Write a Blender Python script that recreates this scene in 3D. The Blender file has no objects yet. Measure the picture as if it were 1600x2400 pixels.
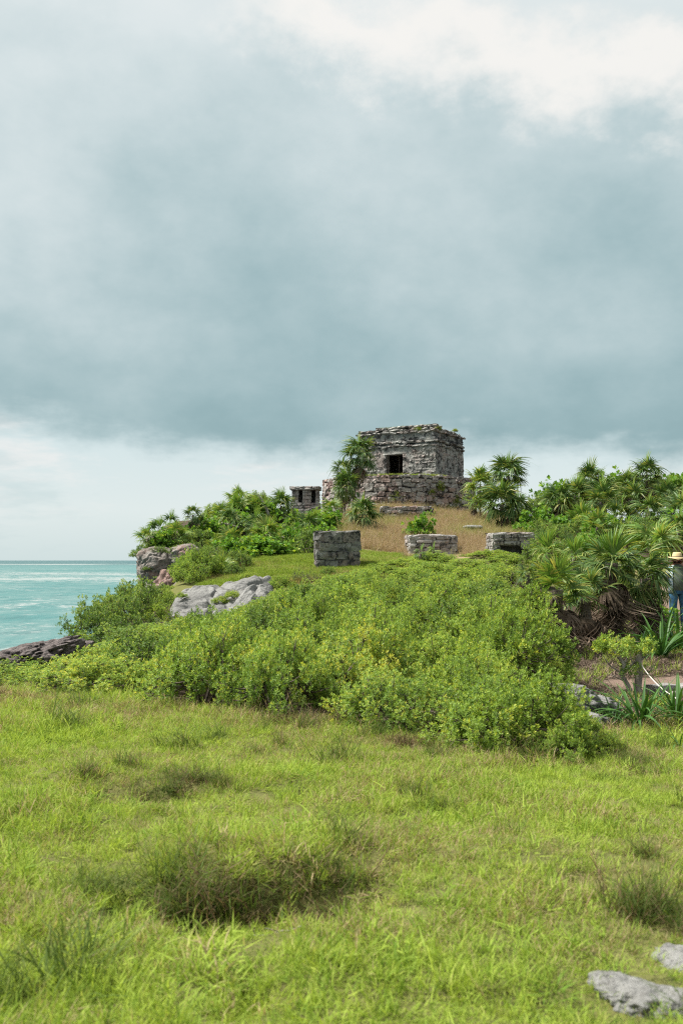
import bpy, math, random
import numpy as np
from mathutils import Vector, Matrix, Euler

RNG = np.random.default_rng(11)
random.seed(11)
R = math.radians
scene = bpy.context.scene
COL = scene.collection

# ------------------------------------------------------------------ camera
FPX = 2333.0                 # focal length in pixels of the 1600x2400 photograph (35 mm lens)
EYE = 1.6
cam_d = bpy.data.cameras.new('camera')
cam = bpy.data.objects.new('camera', cam_d)
COL.objects.link(cam)
cam.location = (0, 0, EYE)
cam.rotation_euler = (R(90), 0, 0)
cam_d.sensor_fit = 'VERTICAL'
cam_d.sensor_height = 36.0
cam_d.lens = 35.0
cam_d.shift_y = 113 / 2400.0
cam_d.clip_start = 0.1
cam_d.clip_end = 60000
cam_d.dof.use_dof = True
cam_d.dof.focus_distance = 22.0
cam_d.dof.aperture_fstop = 3.2
scene.camera = cam

# ------------------------------------------------------------------ world / sun / exposure
SUN_EL, SUN_AZ = 56.0, -88.0          # azimuth measured from straight ahead (+Y), negative = left
EXPOSURE = 2.2
world = bpy.data.worlds.new('World')
scene.world = world
world.use_nodes = True


def build_sky():
    nt = world.node_tree
    N, L = nt.nodes, nt.links
    N.clear()

    def nd(t, **k):
        n = N.new(t)
        for a, b in k.items():
            setattr(n, a, b)
        return n

    def mth(op, a, b=None, c=None, clamp=False):
        n = nd('ShaderNodeMath', operation=op, use_clamp=clamp)
        for i, v in enumerate((a, b, c)):
            if v is None:
                continue
            if isinstance(v, (int, float)):
                n.inputs[i].default_value = v
            else:
                L.new(v, n.inputs[i])
        return n.outputs[0]

    def smooth(v, a, b):
        n = nd('ShaderNodeMapRange', interpolation_type='SMOOTHSTEP')
        L.new(v, n.inputs['Value'])
        n.inputs['From Min'].default_value = a
        n.inputs['From Max'].default_value = b
        return n.outputs[0]

    def mixc(f, a, b):
        n = nd('ShaderNodeMix', data_type='RGBA')
        for s, v in ((n.inputs[0], f), (n.inputs[6], a), (n.inputs[7], b)):
            if isinstance(v, tuple):
                s.default_value = (*v, 1)
            elif isinstance(v, (int, float)):
                s.default_value = v
            else:
                L.new(v, s)
        return n.outputs[2]

    out = nd('ShaderNodeOutputWorld')
    bg = nd('ShaderNodeBackground')
    bg.inputs['Strength'].default_value = 0.1
    L.new(bg.outputs[0], out.inputs[0])
    sky = nd('ShaderNodeTexSky', sky_type='NISHITA', sun_disc=False)
    sky.sun_elevation = R(SUN_EL)
    sky.sun_rotation = R(SUN_AZ)
    sky.air_density = 1.0
    sky.dust_density = 2.0
    tc = nd('ShaderNodeTexCoord')
    d = tc.outputs['Generated']
    sep = nd('ShaderNodeSeparateXYZ')
    L.new(d, sep.inputs[0])
    x, y, z = sep.outputs
    zc = mth('MAXIMUM', z, 0.0)
    # a flat cloud deck seen in perspective
    den = mth('ADD', zc, 0.13)
    px, py = mth('DIVIDE', x, den), mth('DIVIDE', y, den)
    cmb = nd('ShaderNodeCombineXYZ')
    L.new(px, cmb.inputs[0]); L.new(py, cmb.inputs[1])

    def noise(scale, detail, rough, off, vec=None, sc=(1, 1, 1)):
        mp = nd('ShaderNodeMapping')
        mp.inputs['Location'].default_value = off
        mp.inputs['Scale'].default_value = sc
        L.new(vec or cmb.outputs[0], mp.inputs[0])
        n = nd('ShaderNodeTexNoise')
        n.inputs['Scale'].default_value = scale
        n.inputs['Detail'].default_value = detail
        n.inputs['Roughness'].default_value = rough
        L.new(mp.outputs[0], n.inputs['Vector'])
        return n.outputs[0]

    n1 = noise(2.6, 5, 0.52, (3.1, 7.7, 0.4), vec=d, sc=(1, 1, 1.15))
    n2 = noise(2.6, 5, 0.5, (1.3, 2.2, 5))
    n3 = noise(8.0, 6, 0.6, (0, 0, 1), vec=d, sc=(1, 1, 1.5))
    c1, c2, c3 = (mth('SUBTRACT', v, 0.5) for v in (n1, n2, n3))
    # brightness rises with elevation, broken up by the billows
    e = mth('ADD', mth('ADD', z, 0.058), mth('MULTIPLY', c1, 0.55))
    e = mth('ADD', e, mth('MULTIPLY', c2, 0.06))
    n6 = noise(19.0, 6, 0.62, (2, 5, 1), vec=d, sc=(1, 1, 1.4))
    e = mth('ADD', e, mth('MULTIPLY', c3, 0.28))
    e = mth('ADD', e, mth('MULTIPLY', mth('SUBTRACT', n6, 0.5), 0.06))
    ramp = nd('ShaderNodeValToRGB')
    cr = ramp.color_ramp
    cr.interpolation = 'B_SPLINE'
    stops = [(0.00, (0.265, 0.400, 0.425)), (0.12, (0.285, 0.425, 0.450)), (0.20, (0.345, 0.485, 0.510)), (0.30, (0.455, 0.580, 0.600)),
             (0.40, (0.585, 0.685, 0.700)), (0.52, (0.72, 0.790, 0.795)), (0.80, (0.86, 0.88, 0.875))]
    cr.elements[0].position, cr.elements[0].color = stops[0][0], (*stops[0][1], 1)
    cr.elements[1].position, cr.elements[1].color = stops[-1][0], (*stops[-1][1], 1)
    for p, c in stops[1:-1]:
        el = cr.elements.new(p)
        el.color = (*c, 1)
    L.new(e, ramp.inputs[0])
    deck = ramp.outputs[0]
    # the brighter streak where the deck thins out, high and falling to the right
    s = mth('ADD', z, mth('MULTIPLY', x, 0.17))
    s = mth('ADD', s, mth('MULTIPLY', c2, 0.07))
    s = mth('ADD', s, mth('MULTIPLY', c3, 0.14))
    s = mth('ADD', s, mth('MULTIPLY', mth('SUBTRACT', n6, 0.5), 0.05))
    gap = mth('MULTIPLY', smooth(s, 0.418, 0.470), mth('SUBTRACT', 1.0, smooth(s, 0.478, 0.52)))
    gap = mth('MULTIPLY', gap, smooth(mth('ADD', x, mth('MULTIPLY', c3, 0.25)), -0.12, -0.03))
    deck = mixc(mth('MULTIPLY', gap, 0.92), deck, (0.93, 0.91, 0.87))
    # clear paler air with distant cumulus between the deck's edge and the horizon
    lo = nd('ShaderNodeValToRGB')
    lr = lo.color_ramp
    lr.elements[0].position, lr.elements[0].color = 0.0, (0.64, 0.745, 0.745, 1)
    lr.elements[1].position, lr.elements[1].color = 0.12, (0.66, 0.775, 0.79, 1)
    el = lr.elements.new(0.05)
    el.color = (0.74, 0.82, 0.815, 1)
    L.new(z, lo.inputs[0])
    n4 = noise(6.5, 7, 0.62, (4.4, 0.3, 0.9), vec=d, sc=(1, 1, 4.2))
    cum = mth('MULTIPLY', smooth(n4, 0.48, 0.66), smooth(z, 0.015, 0.06))
    low = mixc(mth('MULTIPLY', cum, 0.75), lo.outputs[0], (0.85, 0.855, 0.84))
    n4s = noise(6.5, 5, 0.6, (4.4, 0.3, 1.05), vec=d, sc=(1, 1, 4.2))
    low = mixc(mth('MULTIPLY', smooth(n4s, 0.5, 0.68), 0.4), low, (0.50, 0.635, 0.655))
    n5 = noise(3.2, 6, 0.58, (9.0, 2.0, 0.4), vec=d, sc=(1, 1, 3.4))
    edge = mth('ADD', z, mth('MULTIPLY', mth('SUBTRACT', n5, 0.5), 0.14))
    edge = mth('ADD', edge, mth('MULTIPLY', x, 0.06))
    edge = mth('ADD', edge, mth('MULTIPLY', mth('SUBTRACT', n6, 0.5), 0.05))
    m = smooth(edge, 0.088, 0.135)
    col = mixc(m, low, deck)
    # a little of the clear sky shows through; the whole is scaled to the camera exposure
    k = 1.0 / (2 ** EXPOSURE) / 0.1
    vm = nd('ShaderNodeVectorMath', operation='SCALE')
    L.new(col, vm.inputs[0])
    vm.inputs['Scale'].default_value = k
    fin = mixc(0.012, vm.outputs[0], sky.outputs[0])
    L.new(fin, bg.inputs['Color'])


build_sky()
sun_d = bpy.data.lights.new('sun', 'SUN')
sun = bpy.data.objects.new('sun', sun_d)
COL.objects.link(sun)
sun_d.energy = 2.1
sun_d.angle = R(10)
sun_d.color = (1.0, 0.955, 0.88)
_az, _el = R(SUN_AZ), R(SUN_EL)
_sd = Vector((math.sin(_az) * math.cos(_el), math.cos(_az) * math.cos(_el), math.sin(_el)))
sun.rotation_euler = _sd.to_track_quat('Z', 'Y').to_euler()
sun.location = (-20, 20, 40)
vs = scene.view_settings
vs.view_transform = 'Standard'
vs.look = 'None'
vs.exposure = EXPOSURE
vs.gamma = 1.0
vs.use_curve_mapping = False
cy = scene.cycles
cy.use_denoising = False
cy.filter_width = 1.15
cy.max_bounces = 4
cy.diffuse_bounces = 2
cy.glossy_bounces = 1
cy.transmission_bounces = 2
cy.caustics_reflective = False
cy.caustics_refractive = False


# ------------------------------------------------------------------ helpers
def P(px, py, Y):
    """world point that the photograph shows at (px, py) when it lies Y metres ahead"""
    return np.array(((px - 800) / FPX * Y, Y, EYE + (1313 - py) / FPX * Y))


def tag(o, label, cat, group=None, kind=None):
    o['label'] = label
    o['category'] = cat
    if group:
        o['group'] = group
    if kind:
        o['kind'] = kind
    return o


def link(o, parent=None):
    COL.objects.link(o)
    if parent is not None:
        o.parent = parent
    return o


def empty(name, loc=(0, 0, 0), rz=0.0, s=1.0):
    o = bpy.data.objects.new(name, None)
    o.location = loc
    o.rotation_euler = (0, 0, rz)
    o.scale = (s, s, s)
    o.empty_display_size = 0.2
    return link(o)


def mesh_np(name, V, F, mat=None, smooth=False, attrs=None):
    """V (n,3); F list of arrays of faces, each (m,k)"""
    V = np.asarray(V, dtype=np.float32)
    if not isinstance(F, list):
        F = [F]
    F = [np.asarray(f, dtype=np.int32) for f in F if len(f)]
    me = bpy.data.meshes.new(name)
    me.vertices.add(len(V))
    me.vertices.foreach_set('co', V.ravel())
    nl = sum(f.size for f in F)
    nf = sum(len(f) for f in F)
    me.loops.add(nl)
    me.polygons.add(nf)
    me.loops.foreach_set('vertex_index', np.concatenate([f.ravel() for f in F]))
    tot = np.concatenate([np.full(len(f), f.shape[1], np.int32) for f in F])
    st = np.concatenate(([0], np.cumsum(tot)[:-1])).astype(np.int32)
    me.polygons.foreach_set('loop_start', st)
    me.polygons.foreach_set('loop_total', tot)
    me.polygons.foreach_set('use_smooth', np.full(nf, smooth, bool))
    me.update(calc_edges=True)
    if attrs:
        for k, v in attrs.items():
            a = me.attributes.new(k, 'FLOAT', 'POINT')
            a.data.foreach_set('value', np.asarray(v, np.float32))
    if mat is not None:
        me.materials.append(mat)
    me.validate()
    return me


def mesh_obj(name, me, parent=None, loc=(0, 0, 0), rot=(0, 0, 0), scl=(1, 1, 1)):
    o = bpy.data.objects.new(name, me)
    o.location = loc
    o.rotation_euler = rot
    o.scale = scl if not isinstance(scl, (int, float)) else (scl,) * 3
    return link(o, parent)


def _hash(i, j, k, seed):
    n = (i * 374761393 + j * 668265263 + k * 2147483647 + seed * 1274126177) & 0xFFFFFFFF
    n = ((n ^ (n >> 13)) * 1274126177) & 0xFFFFFFFF
    n = (n ^ (n >> 16)) & 0xFFFFFFFF
    return n.astype(np.float64) / 4294967295.0


def vnoise(Pt, seed=0):
    Pt = np.asarray(Pt, float)
    i = np.floor(Pt).astype(np.int64)
    f = Pt - i
    u = f * f * (3 - 2 * f)
    r = 0
    for dx in (0, 1):
        wx = u[..., 0] if dx else 1 - u[..., 0]
        for dy in (0, 1):
            wy = u[..., 1] if dy else 1 - u[..., 1]
            for dz in (0, 1):
                wz = u[..., 2] if dz else 1 - u[..., 2]
                r = r + wx * wy * wz * _hash(i[..., 0] + dx, i[..., 1] + dy, i[..., 2] + dz, seed)
    return r


def fbm(Pt, octs=4, seed=0, gain=0.5):
    Pt = np.asarray(Pt, float)
    a, s, t = 1.0, 0.0, 0.0
    for o in range(octs):
        s = s + a * (vnoise(Pt * (2.03 ** o) + 17.3 * o, seed + o) - 0.5)
        t += a
        a *= gain
    return s / t * 2      # about -1..1


def unit(v):
    return v / np.maximum(np.linalg.norm(v, axis=-1, keepdims=True), 1e-9)


def tubes(paths, sides=5):
    """paths: list of (points (n,3), radii (n)) -> V, F quads, one mesh"""
    Vs, Fs, off = [], [], 0
    for pts, rad in paths:
        pts = np.asarray(pts, float)
        rad = np.asarray(rad, float)
        n = len(pts)
        t = unit(np.gradient(pts, axis=0))
        ref = np.array((0.31, 0.17, 0.93)) if abs(t[0][2]) < 0.9 else np.array((0.9, 0.3, 0.1))
        a = unit(np.cross(t, ref))
        b = np.cross(t, a)
        ang = np.arange(sides) / sides * 2 * np.pi
        ring = a[:, None, :] * np.cos(ang)[None, :, None] + b[:, None, :] * np.sin(ang)[None, :, None]
        V = pts[:, None, :] + ring * rad[:, None, None]
        V = V.reshape(-1, 3)
        i = np.arange(n - 1)[:, None] * sides + np.arange(sides)[None, :]
        j = np.arange(n - 1)[:, None] * sides + (np.arange(sides)[None, :] + 1) % sides
        F = np.stack((i, j, j + sides, i + sides), -1).reshape(-1, 4)
        Vs.append(V); Fs.append(F + off); off += len(V)
    return np.concatenate(Vs), np.concatenate(Fs)


# ------------------------------------------------------------------ materials
class M:
    def __init__(self, name, rough=0.7, spec=0.3):
        self.m = bpy.data.materials.new(name)
        self.m.use_nodes = True
        self.nt = self.m.node_tree
        self.N, self.L = self.nt.nodes, self.nt.links
        self.b = self.N['Principled BSDF']
        self.b.inputs['Roughness'].default_value = rough
        self.b.inputs['Specular IOR Level'].default_value = spec
        self.out = self.N['Material Output']
        self._tc = None

    def nd(self, t, **k):
        n = self.N.new(t)
        for a, b in k.items():
            setattr(n, a, b)
        return n

    def put(self, sock, v):
        if isinstance(v, tuple):
            sock.default_value = (*v, 1) if len(v) == 3 and sock.type == 'RGBA' else v
        elif isinstance(v, (int, float)):
            sock.default_value = v
        else:
            self.L.new(v, sock)

    def tc(self, which='Object'):
        if which == 'World':
            g = self.nd('ShaderNodeNewGeometry')
            return g.outputs['Position']
        if self._tc is None:
            self._tc = self.nd('ShaderNodeTexCoord')
        return self._tc.outputs[which]

    def math(self, op, a, b=None, c=None, clamp=False):
        n = self.nd('ShaderNodeMath', operation=op, use_clamp=clamp)
        for i, v in enumerate((a, b, c)):
            if v is not None:
                self.put(n.inputs[i], v)
        return n.outputs[0]

    def noise(self, scale, detail=4, rough=0.55, sc=(1, 1, 1), off=(0, 0, 0), which='Object', dist=0.0, vec=None):
        mp = self.nd('ShaderNodeMapping')
        mp.inputs['Scale'].default_value = sc
        mp.inputs['Location'].default_value = off
        self.L.new(vec or self.tc(which), mp.inputs[0])
        n = self.nd('ShaderNodeTexNoise')
        n.inputs['Scale'].default_value = scale
        n.inputs['Detail'].default_value = detail
        n.inputs['Roughness'].default_value = rough
        n.inputs['Distortion'].default_value = dist
        self.L.new(mp.outputs[0], n.inputs['Vector'])
        return n.outputs[0]

    def step(self, v, a, b):
        n = self.nd('ShaderNodeMapRange', interpolation_type='SMOOTHSTEP')
        self.put(n.inputs['Value'], v)
        n.inputs['From Min'].default_value = a
        n.inputs['From Max'].default_value = b
        return n.outputs[0]

    def mix(self, f, a, b, blend='MIX'):
        n = self.nd('ShaderNodeMix', data_type='RGBA', blend_type=blend)
        self.put(n.inputs[0], f)
        self.put(n.inputs[6], a)
        self.put(n.inputs[7], b)
        return n.outputs[2]

    def attr(self, name, typ='GEOMETRY'):
        n = self.nd('ShaderNodeAttribute', attribute_name=name, attribute_type=typ)
        return n.outputs['Fac']

    def rnd(self):
        return self.nd('ShaderNodeObjectInfo').outputs['Random']

    def color(self, v):
        self.put(self.b.inputs['Base Color'], v)

    def bump(self, h, strength=0.5, dist=0.02):
        n = self.nd('ShaderNodeBump')
        n.inputs['Strength'].default_value = strength
        n.inputs['Distance'].default_value = dist
        self.L.new(h, n.inputs['Height'])
        self.L.new(n.outputs[0], self.b.inputs['Normal'])

    def translucent(self, col, f=0.35):
        t = self.nd('ShaderNodeBsdfTranslucent')
        self.put(t.inputs[0], col)
        mx = self.nd('ShaderNodeMixShader')
        mx.inputs[0].default_value = f
        self.L.new(self.b.outputs[0], mx.inputs[1])
        self.L.new(t.outputs[0], mx.inputs[2])
        self.L.new(mx.outputs[0], self.out.inputs[0])


def leaf_mat(name, dark, mid, young, f=0.41, rough=0.52, spec=0.25, instancer=False):
    """per-leaf 'tint' attribute: 0 old dark leaf ... 1 young pale leaf"""
    m = M(name, rough, spec)
    t = m.attr('tint')
    r = m.rnd()
    t2 = m.math('ADD', t, m.math('MULTIPLY', m.math('SUBTRACT', r, 0.5), 0.22), clamp=True)
    rp = m.nd('ShaderNodeValToRGB')
    cr = rp.color_ramp
    cr.elements[0].color = (*dark, 1)
    cr.elements[1].color = (*young, 1)
    e = cr.elements.new(0.5)
    e.color = (*mid, 1)
    m.L.new(t2, rp.inputs[0])
    c = rp.outputs[0]
    m.color(c)
    m.translucent(m.mix(1.0, c, (1.15, 1.1, 0.55), 'MULTIPLY'), f)
    return m.m


MAT = {}
MAT['shrub'] = leaf_mat('shrub_leaf', (0.095, 0.17, 0.032), (0.26, 0.385, 0.068), (0.50, 0.52, 0.085))
MAT['shrub_yellow'] = leaf_mat('shrub_leaf_yellowish', (0.10, 0.185, 0.036), (0.265, 0.395, 0.08), (0.52, 0.51, 0.09))
MAT['shrub_olive'] = leaf_mat('shrub_leaf_olive', (0.065, 0.125, 0.03), (0.165, 0.265, 0.06), (0.32, 0.37, 0.09))
MAT['shrub_grey'] = leaf_mat('shrub_leaf_silvery', (0.14, 0.21, 0.09), (0.23, 0.33, 0.15), (0.34, 0.42, 0.19))
MAT['round_leaf'] = leaf_mat('broad_leaf', (0.06, 0.15, 0.024), (0.15, 0.30, 0.04), (0.32, 0.40, 0.055))
MAT['palm'] = leaf_mat('palm_frond', (0.028, 0.07, 0.018), (0.085, 0.16, 0.042), (0.30, 0.30, 0.09), 0.30, 0.5, 0.3)
MAT['palm_bright'] = leaf_mat('palm_frond_bright', (0.05, 0.125, 0.022), (0.14, 0.245, 0.045), (0.38, 0.36, 0.10), 0.34, 0.5, 0.3)
MAT['strap'] = leaf_mat('strap_leaf', (0.018, 0.06, 0.013), (0.042, 0.115, 0.024), (0.10, 0.19, 0.042), 0.2, 0.5, 0.22)


def grass_mat(name, green, pale, dry, straw, nz=0.5):
    """blade colour runs from fresh green over yellow-green to dead straw; patches of dead grass by place"""
    m = M(name, 0.65, 0.15)
    t = m.attr('tint')
    d = m.attr('dry', 'INSTANCER')
    r = m.rnd()
    pn = m.noise(2.6, 4, 0.65, which='World')
    g = m.mix(m.math('ADD', m.math('MULTIPLY', r, 0.35), m.math('MULTIPLY', t, 0.65)), green, pale)
    a = m.math('ADD', d, m.math('MULTIPLY', m.math('SUBTRACT', pn, 0.5), nz * 2))
    f = m.step(m.math('ADD', a, m.math('MULTIPLY', m.math('SUBTRACT', t, 0.5), 0.8)), 0.36, 0.62)
    c = m.mix(f, g, m.mix(m.step(t, 0.45, 0.85), dry, straw))
    m.color(c)
    m.translucent(m.mix(1.0, c, (1.08, 1.05, 0.7), 'MULTIPLY'), 0.4)
    return m.m


MAT['grass'] = grass_mat('grass_blade', (0.135, 0.24, 0.03), (0.44, 0.54, 0.085), (0.13, 0.09, 0.05), (0.40, 0.32, 0.18))
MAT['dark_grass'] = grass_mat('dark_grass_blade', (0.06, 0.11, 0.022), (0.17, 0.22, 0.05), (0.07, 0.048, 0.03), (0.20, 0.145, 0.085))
MAT['lawn'] = grass_mat('lawn_blade', (0.12, 0.20, 0.03), (0.29, 0.365, 0.065), (0.20, 0.16, 0.075), (0.34, 0.285, 0.14), .35)
MAT['dry_grass'] = grass_mat('dry_grass_blade', (0.19, 0.22, 0.06), (0.31, 0.29, 0.12), (0.27, 0.195, 0.12), (0.47, 0.37, 0.25), .45)


def simple(name, ca, cb, scale=6, rough=0.85, bump=0.4, bscale=30, bdist=0.01, sc=(1, 1, 1), spec=0.2, which='Object'):
    m = M(name, rough, spec)
    n = m.noise(scale, 5, 0.6, sc=sc, which=which)
    m.color(m.mix(m.step(n, 0.35, 0.65), ca, cb))
    m.bump(m.noise(bscale, 5, 0.6, sc=sc, which=which), bump, bdist)
    return m.m


MAT['bark'] = simple('shrub_bark', (0.055, 0.042, 0.034), (0.14, 0.115, 0.095), 8)
MAT['trunk'] = simple('palm_trunk', (0.07, 0.055, 0.045), (0.19, 0.16, 0.135), 5, sc=(1, 1, 4))
MAT['dead_wood'] = simple('dead_wood', (0.16, 0.14, 0.12), (0.33, 0.30, 0.27), 6, sc=(3, 3, 1))


def dead_frond_mat():
    m = M('dead_frond', 0.75, 0.2)
    t = m.attr('tint')
    r = m.rnd()
    c = m.mix(m.math('ADD', m.math('MULTIPLY', t, 0.6), m.math('MULTIPLY', r, 0.4)), (0.05, 0.034, 0.025), (0.27, 0.205, 0.15))
    m.color(c)
    m.translucent(c, 0.2)
    return m.m


MAT['dead_frond'] = dead_frond_mat()


def stone_mat(name, light, mid, rose, dark, dark_amt=0.5, rose_amt=0.5, scale=1.0, mid_bias=0.0):
    """weathered limestone: pale lichen, rose patches and black algae, in world-sized noise"""
    m = M(name, 0.9, 0.15)
    W = 'World'
    n1 = m.noise(1.3 * scale, 5, 0.6, which=W)
    n2 = m.noise(9.0 * scale, 6, 0.68, which=W, off=(3, 1, 2))
    n3 = m.noise(0.9 * scale, 4, 0.6, which=W, off=(7, 3, 1))
    n4 = m.noise(4.0 * scale, 6, 0.7, which=W, off=(1, 9, 4), dist=0.4)
    n5 = m.noise(26 * scale, 4, 0.7, which=W, off=(5, 5, 0))
    r = m.rnd()
    c = m.mix(m.step(n1, 0.35, 0.65), mid, light)
    c = m.mix(m.math('MULTIPLY', m.step(r, 0.55, 1.0), rose_amt), c, rose)
    c = m.mix(m.math('MULTIPLY', m.step(n3, 0.52, 0.68), rose_amt), c, rose)
    pale = m.math('MULTIPLY', m.step(n2, 0.54, 0.66), 0.65)
    c = m.mix(pale, c, tuple(min(0.62, v * 1.55) for v in light))
    dk = m.math('ADD', n4, m.math('MULTIPLY', m.math('SUBTRACT', n1, 0.5), -0.5))
    dk = m.step(m.math('ADD', dk, m.math('MULTIPLY', m.math('SUBTRACT', r, 0.5), 0.10)), 0.62 - 0.22 * dark_amt, 0.72 - 0.16 * dark_amt)
    c = m.mix(m.math('MULTIPLY', dk, 0.9), c, dark)
    c = m.mix(m.math('MULTIPLY', m.step(n5, 0.52, 0.7), 0.5), c, dark)
    m.color(c)
    h = m.math('ADD', m.math('MULTIPLY', n4, 0.6), m.math('ADD', m.math('MULTIPLY', n5, 0.35), m.math('MULTIPLY', n2, 0.5)))
    m.bump(h, 1.0, 0.07)
    return m.m


MAT['stone'] = stone_mat('weathered_limestone', (0.35, 0.335, 0.31), (0.23, 0.215, 0.20), (0.32, 0.21, 0.18), (0.028, 0.027, 0.028), 0.46, 0.7)
MAT['temple_stone'] = stone_mat('plastered_limestone', (0.33, 0.325, 0.30), (0.205, 0.20, 0.188), (0.29, 0.215, 0.19), (0.028, 0.028, 0.028), 0.60, 0.55)
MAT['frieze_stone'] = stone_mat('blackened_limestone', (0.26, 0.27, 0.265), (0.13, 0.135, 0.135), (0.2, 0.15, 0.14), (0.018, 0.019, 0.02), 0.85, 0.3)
MAT['altar_stone'] = stone_mat('altar_limestone', (0.24, 0.237, 0.222), (0.135, 0.134, 0.13), (0.21, 0.15, 0.13), (0.028, 0.03, 0.033), 0.5, 0.45, 1.8)
MAT['slab_stone'] = stone_mat('stacked_slab_limestone', (0.36, 0.345, 0.325), (0.23, 0.22, 0.205), (0.33, 0.225, 0.20), (0.04, 0.04, 0.04), 0.34, 0.35, 1.6)
MAT['mortar'] = stone_mat('old_mortar', (0.17, 0.16, 0.15), (0.10, 0.095, 0.09), (0.15, 0.105, 0.095), (0.02, 0.02, 0.021), 0.45, 0.4, 1.2)
MAT['boulder'] = stone_mat('cliff_boulder', (0.235, 0.215, 0.195), (0.15, 0.128, 0.11), (0.215, 0.13, 0.108), (0.055, 0.048, 0.045), 0.36, 0.8, 1.3)
MAT['shore_rock'] = stone_mat('shore_rock', (0.17, 0.155, 0.15), (0.10, 0.092, 0.09), (0.16, 0.12, 0.11), (0.03, 0.028, 0.028), 0.4, 0.4, 2.0)


def grey_rock(name, k):
    m = M(name, 0.85, 0.2)
    W = 'World'
    st = m.noise(2.6, 6, 0.65, sc=(1.0, 1.0, 3.2), which=W, dist=0.8)
    n2 = m.noise(14, 6, 0.7, which=W)
    n3 = m.noise(1.1, 4, 0.6, which=W, off=(4, 2, 8))
    c = m.mix(m.step(n3, 0.35, 0.65), (0.225 * k, 0.225 * k, 0.215 * k), (0.32 * k, 0.32 * k, 0.305 * k))
    c = m.mix(m.math('MULTIPLY', m.step(st, 0.52, 0.68), 0.8), c, (0.07, 0.07, 0.07))
    c = m.mix(m.math('MULTIPLY', m.step(n2, 0.50, 0.66), 0.6), c, (0.09, 0.085, 0.08))
    pit = m.noise(38, 5, 0.75, which=W, off=(2, 7, 1))
    c = m.mix(m.math('MULTIPLY', m.step(pit, 0.54, 0.66), 0.75), c, (0.045, 0.042, 0.04))
    bl = m.noise(3.5, 5, 0.7, which=W, off=(9, 1, 3))
    c = m.mix(m.math('MULTIPLY', m.step(bl, 0.55, 0.68), 0.6), c, (0.07, 0.066, 0.062))
    m.color(c)
    m.bump(m.math('ADD', m.math('MULTIPLY', st, 0.8), m.math('SUBTRACT', m.math('MULTIPLY', n2, 0.5), m.math('MULTIPLY', pit, 0.35))), 0.9, 0.06)
    return m.m


MAT['grey_rock'] = grey_rock('grey_limestone', .8)
MAT['pale_rock'] = grey_rock('smooth_grey_limestone', .72)


def terrain_mat():
    m = M('ground', 0.95, 0.1)
    W = 'World'
    n1 = m.noise(1.2, 5, 0.6, which=W)
    n2 = m.noise(11, 6, 0.7, which=W)
    soil = m.mix(n2, (0.03, 0.023, 0.017), (0.095, 0.07, 0.05))
    thatch = m.mix(n2, (0.07, 0.08, 0.028), (0.17, 0.165, 0.055))
    lawn = m.mix(n2, (0.12, 0.17, 0.035), (0.27, 0.31, 0.07))
    dry = m.mix(n2, (0.19, 0.14, 0.085), (0.34, 0.26, 0.165))
    rock = m.mix(n2, (0.08, 0.07, 0.065), (0.27, 0.24, 0.215))
    path = m.mix(m.noise(24, 5, 0.7, which=W), (0.12, 0.085, 0.065), (0.235, 0.17, 0.135))
    c = thatch
    for nm, cc in (('lawn', lawn), ('dry', dry), ('soil', soil), ('path', path), ('rock', rock)):
        a = m.math('ADD', m.attr(nm), m.math('MULTIPLY', m.math('SUBTRACT', n2, 0.5), 0.35))
        c = m.mix(m.step(a, 0.35, 0.65), c, cc)
    m.color(c)
    m.bump(m.math('ADD', n1, n2), 0.7, 0.06)
    return m.m


MAT['ground'] = terrain_mat()


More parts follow.
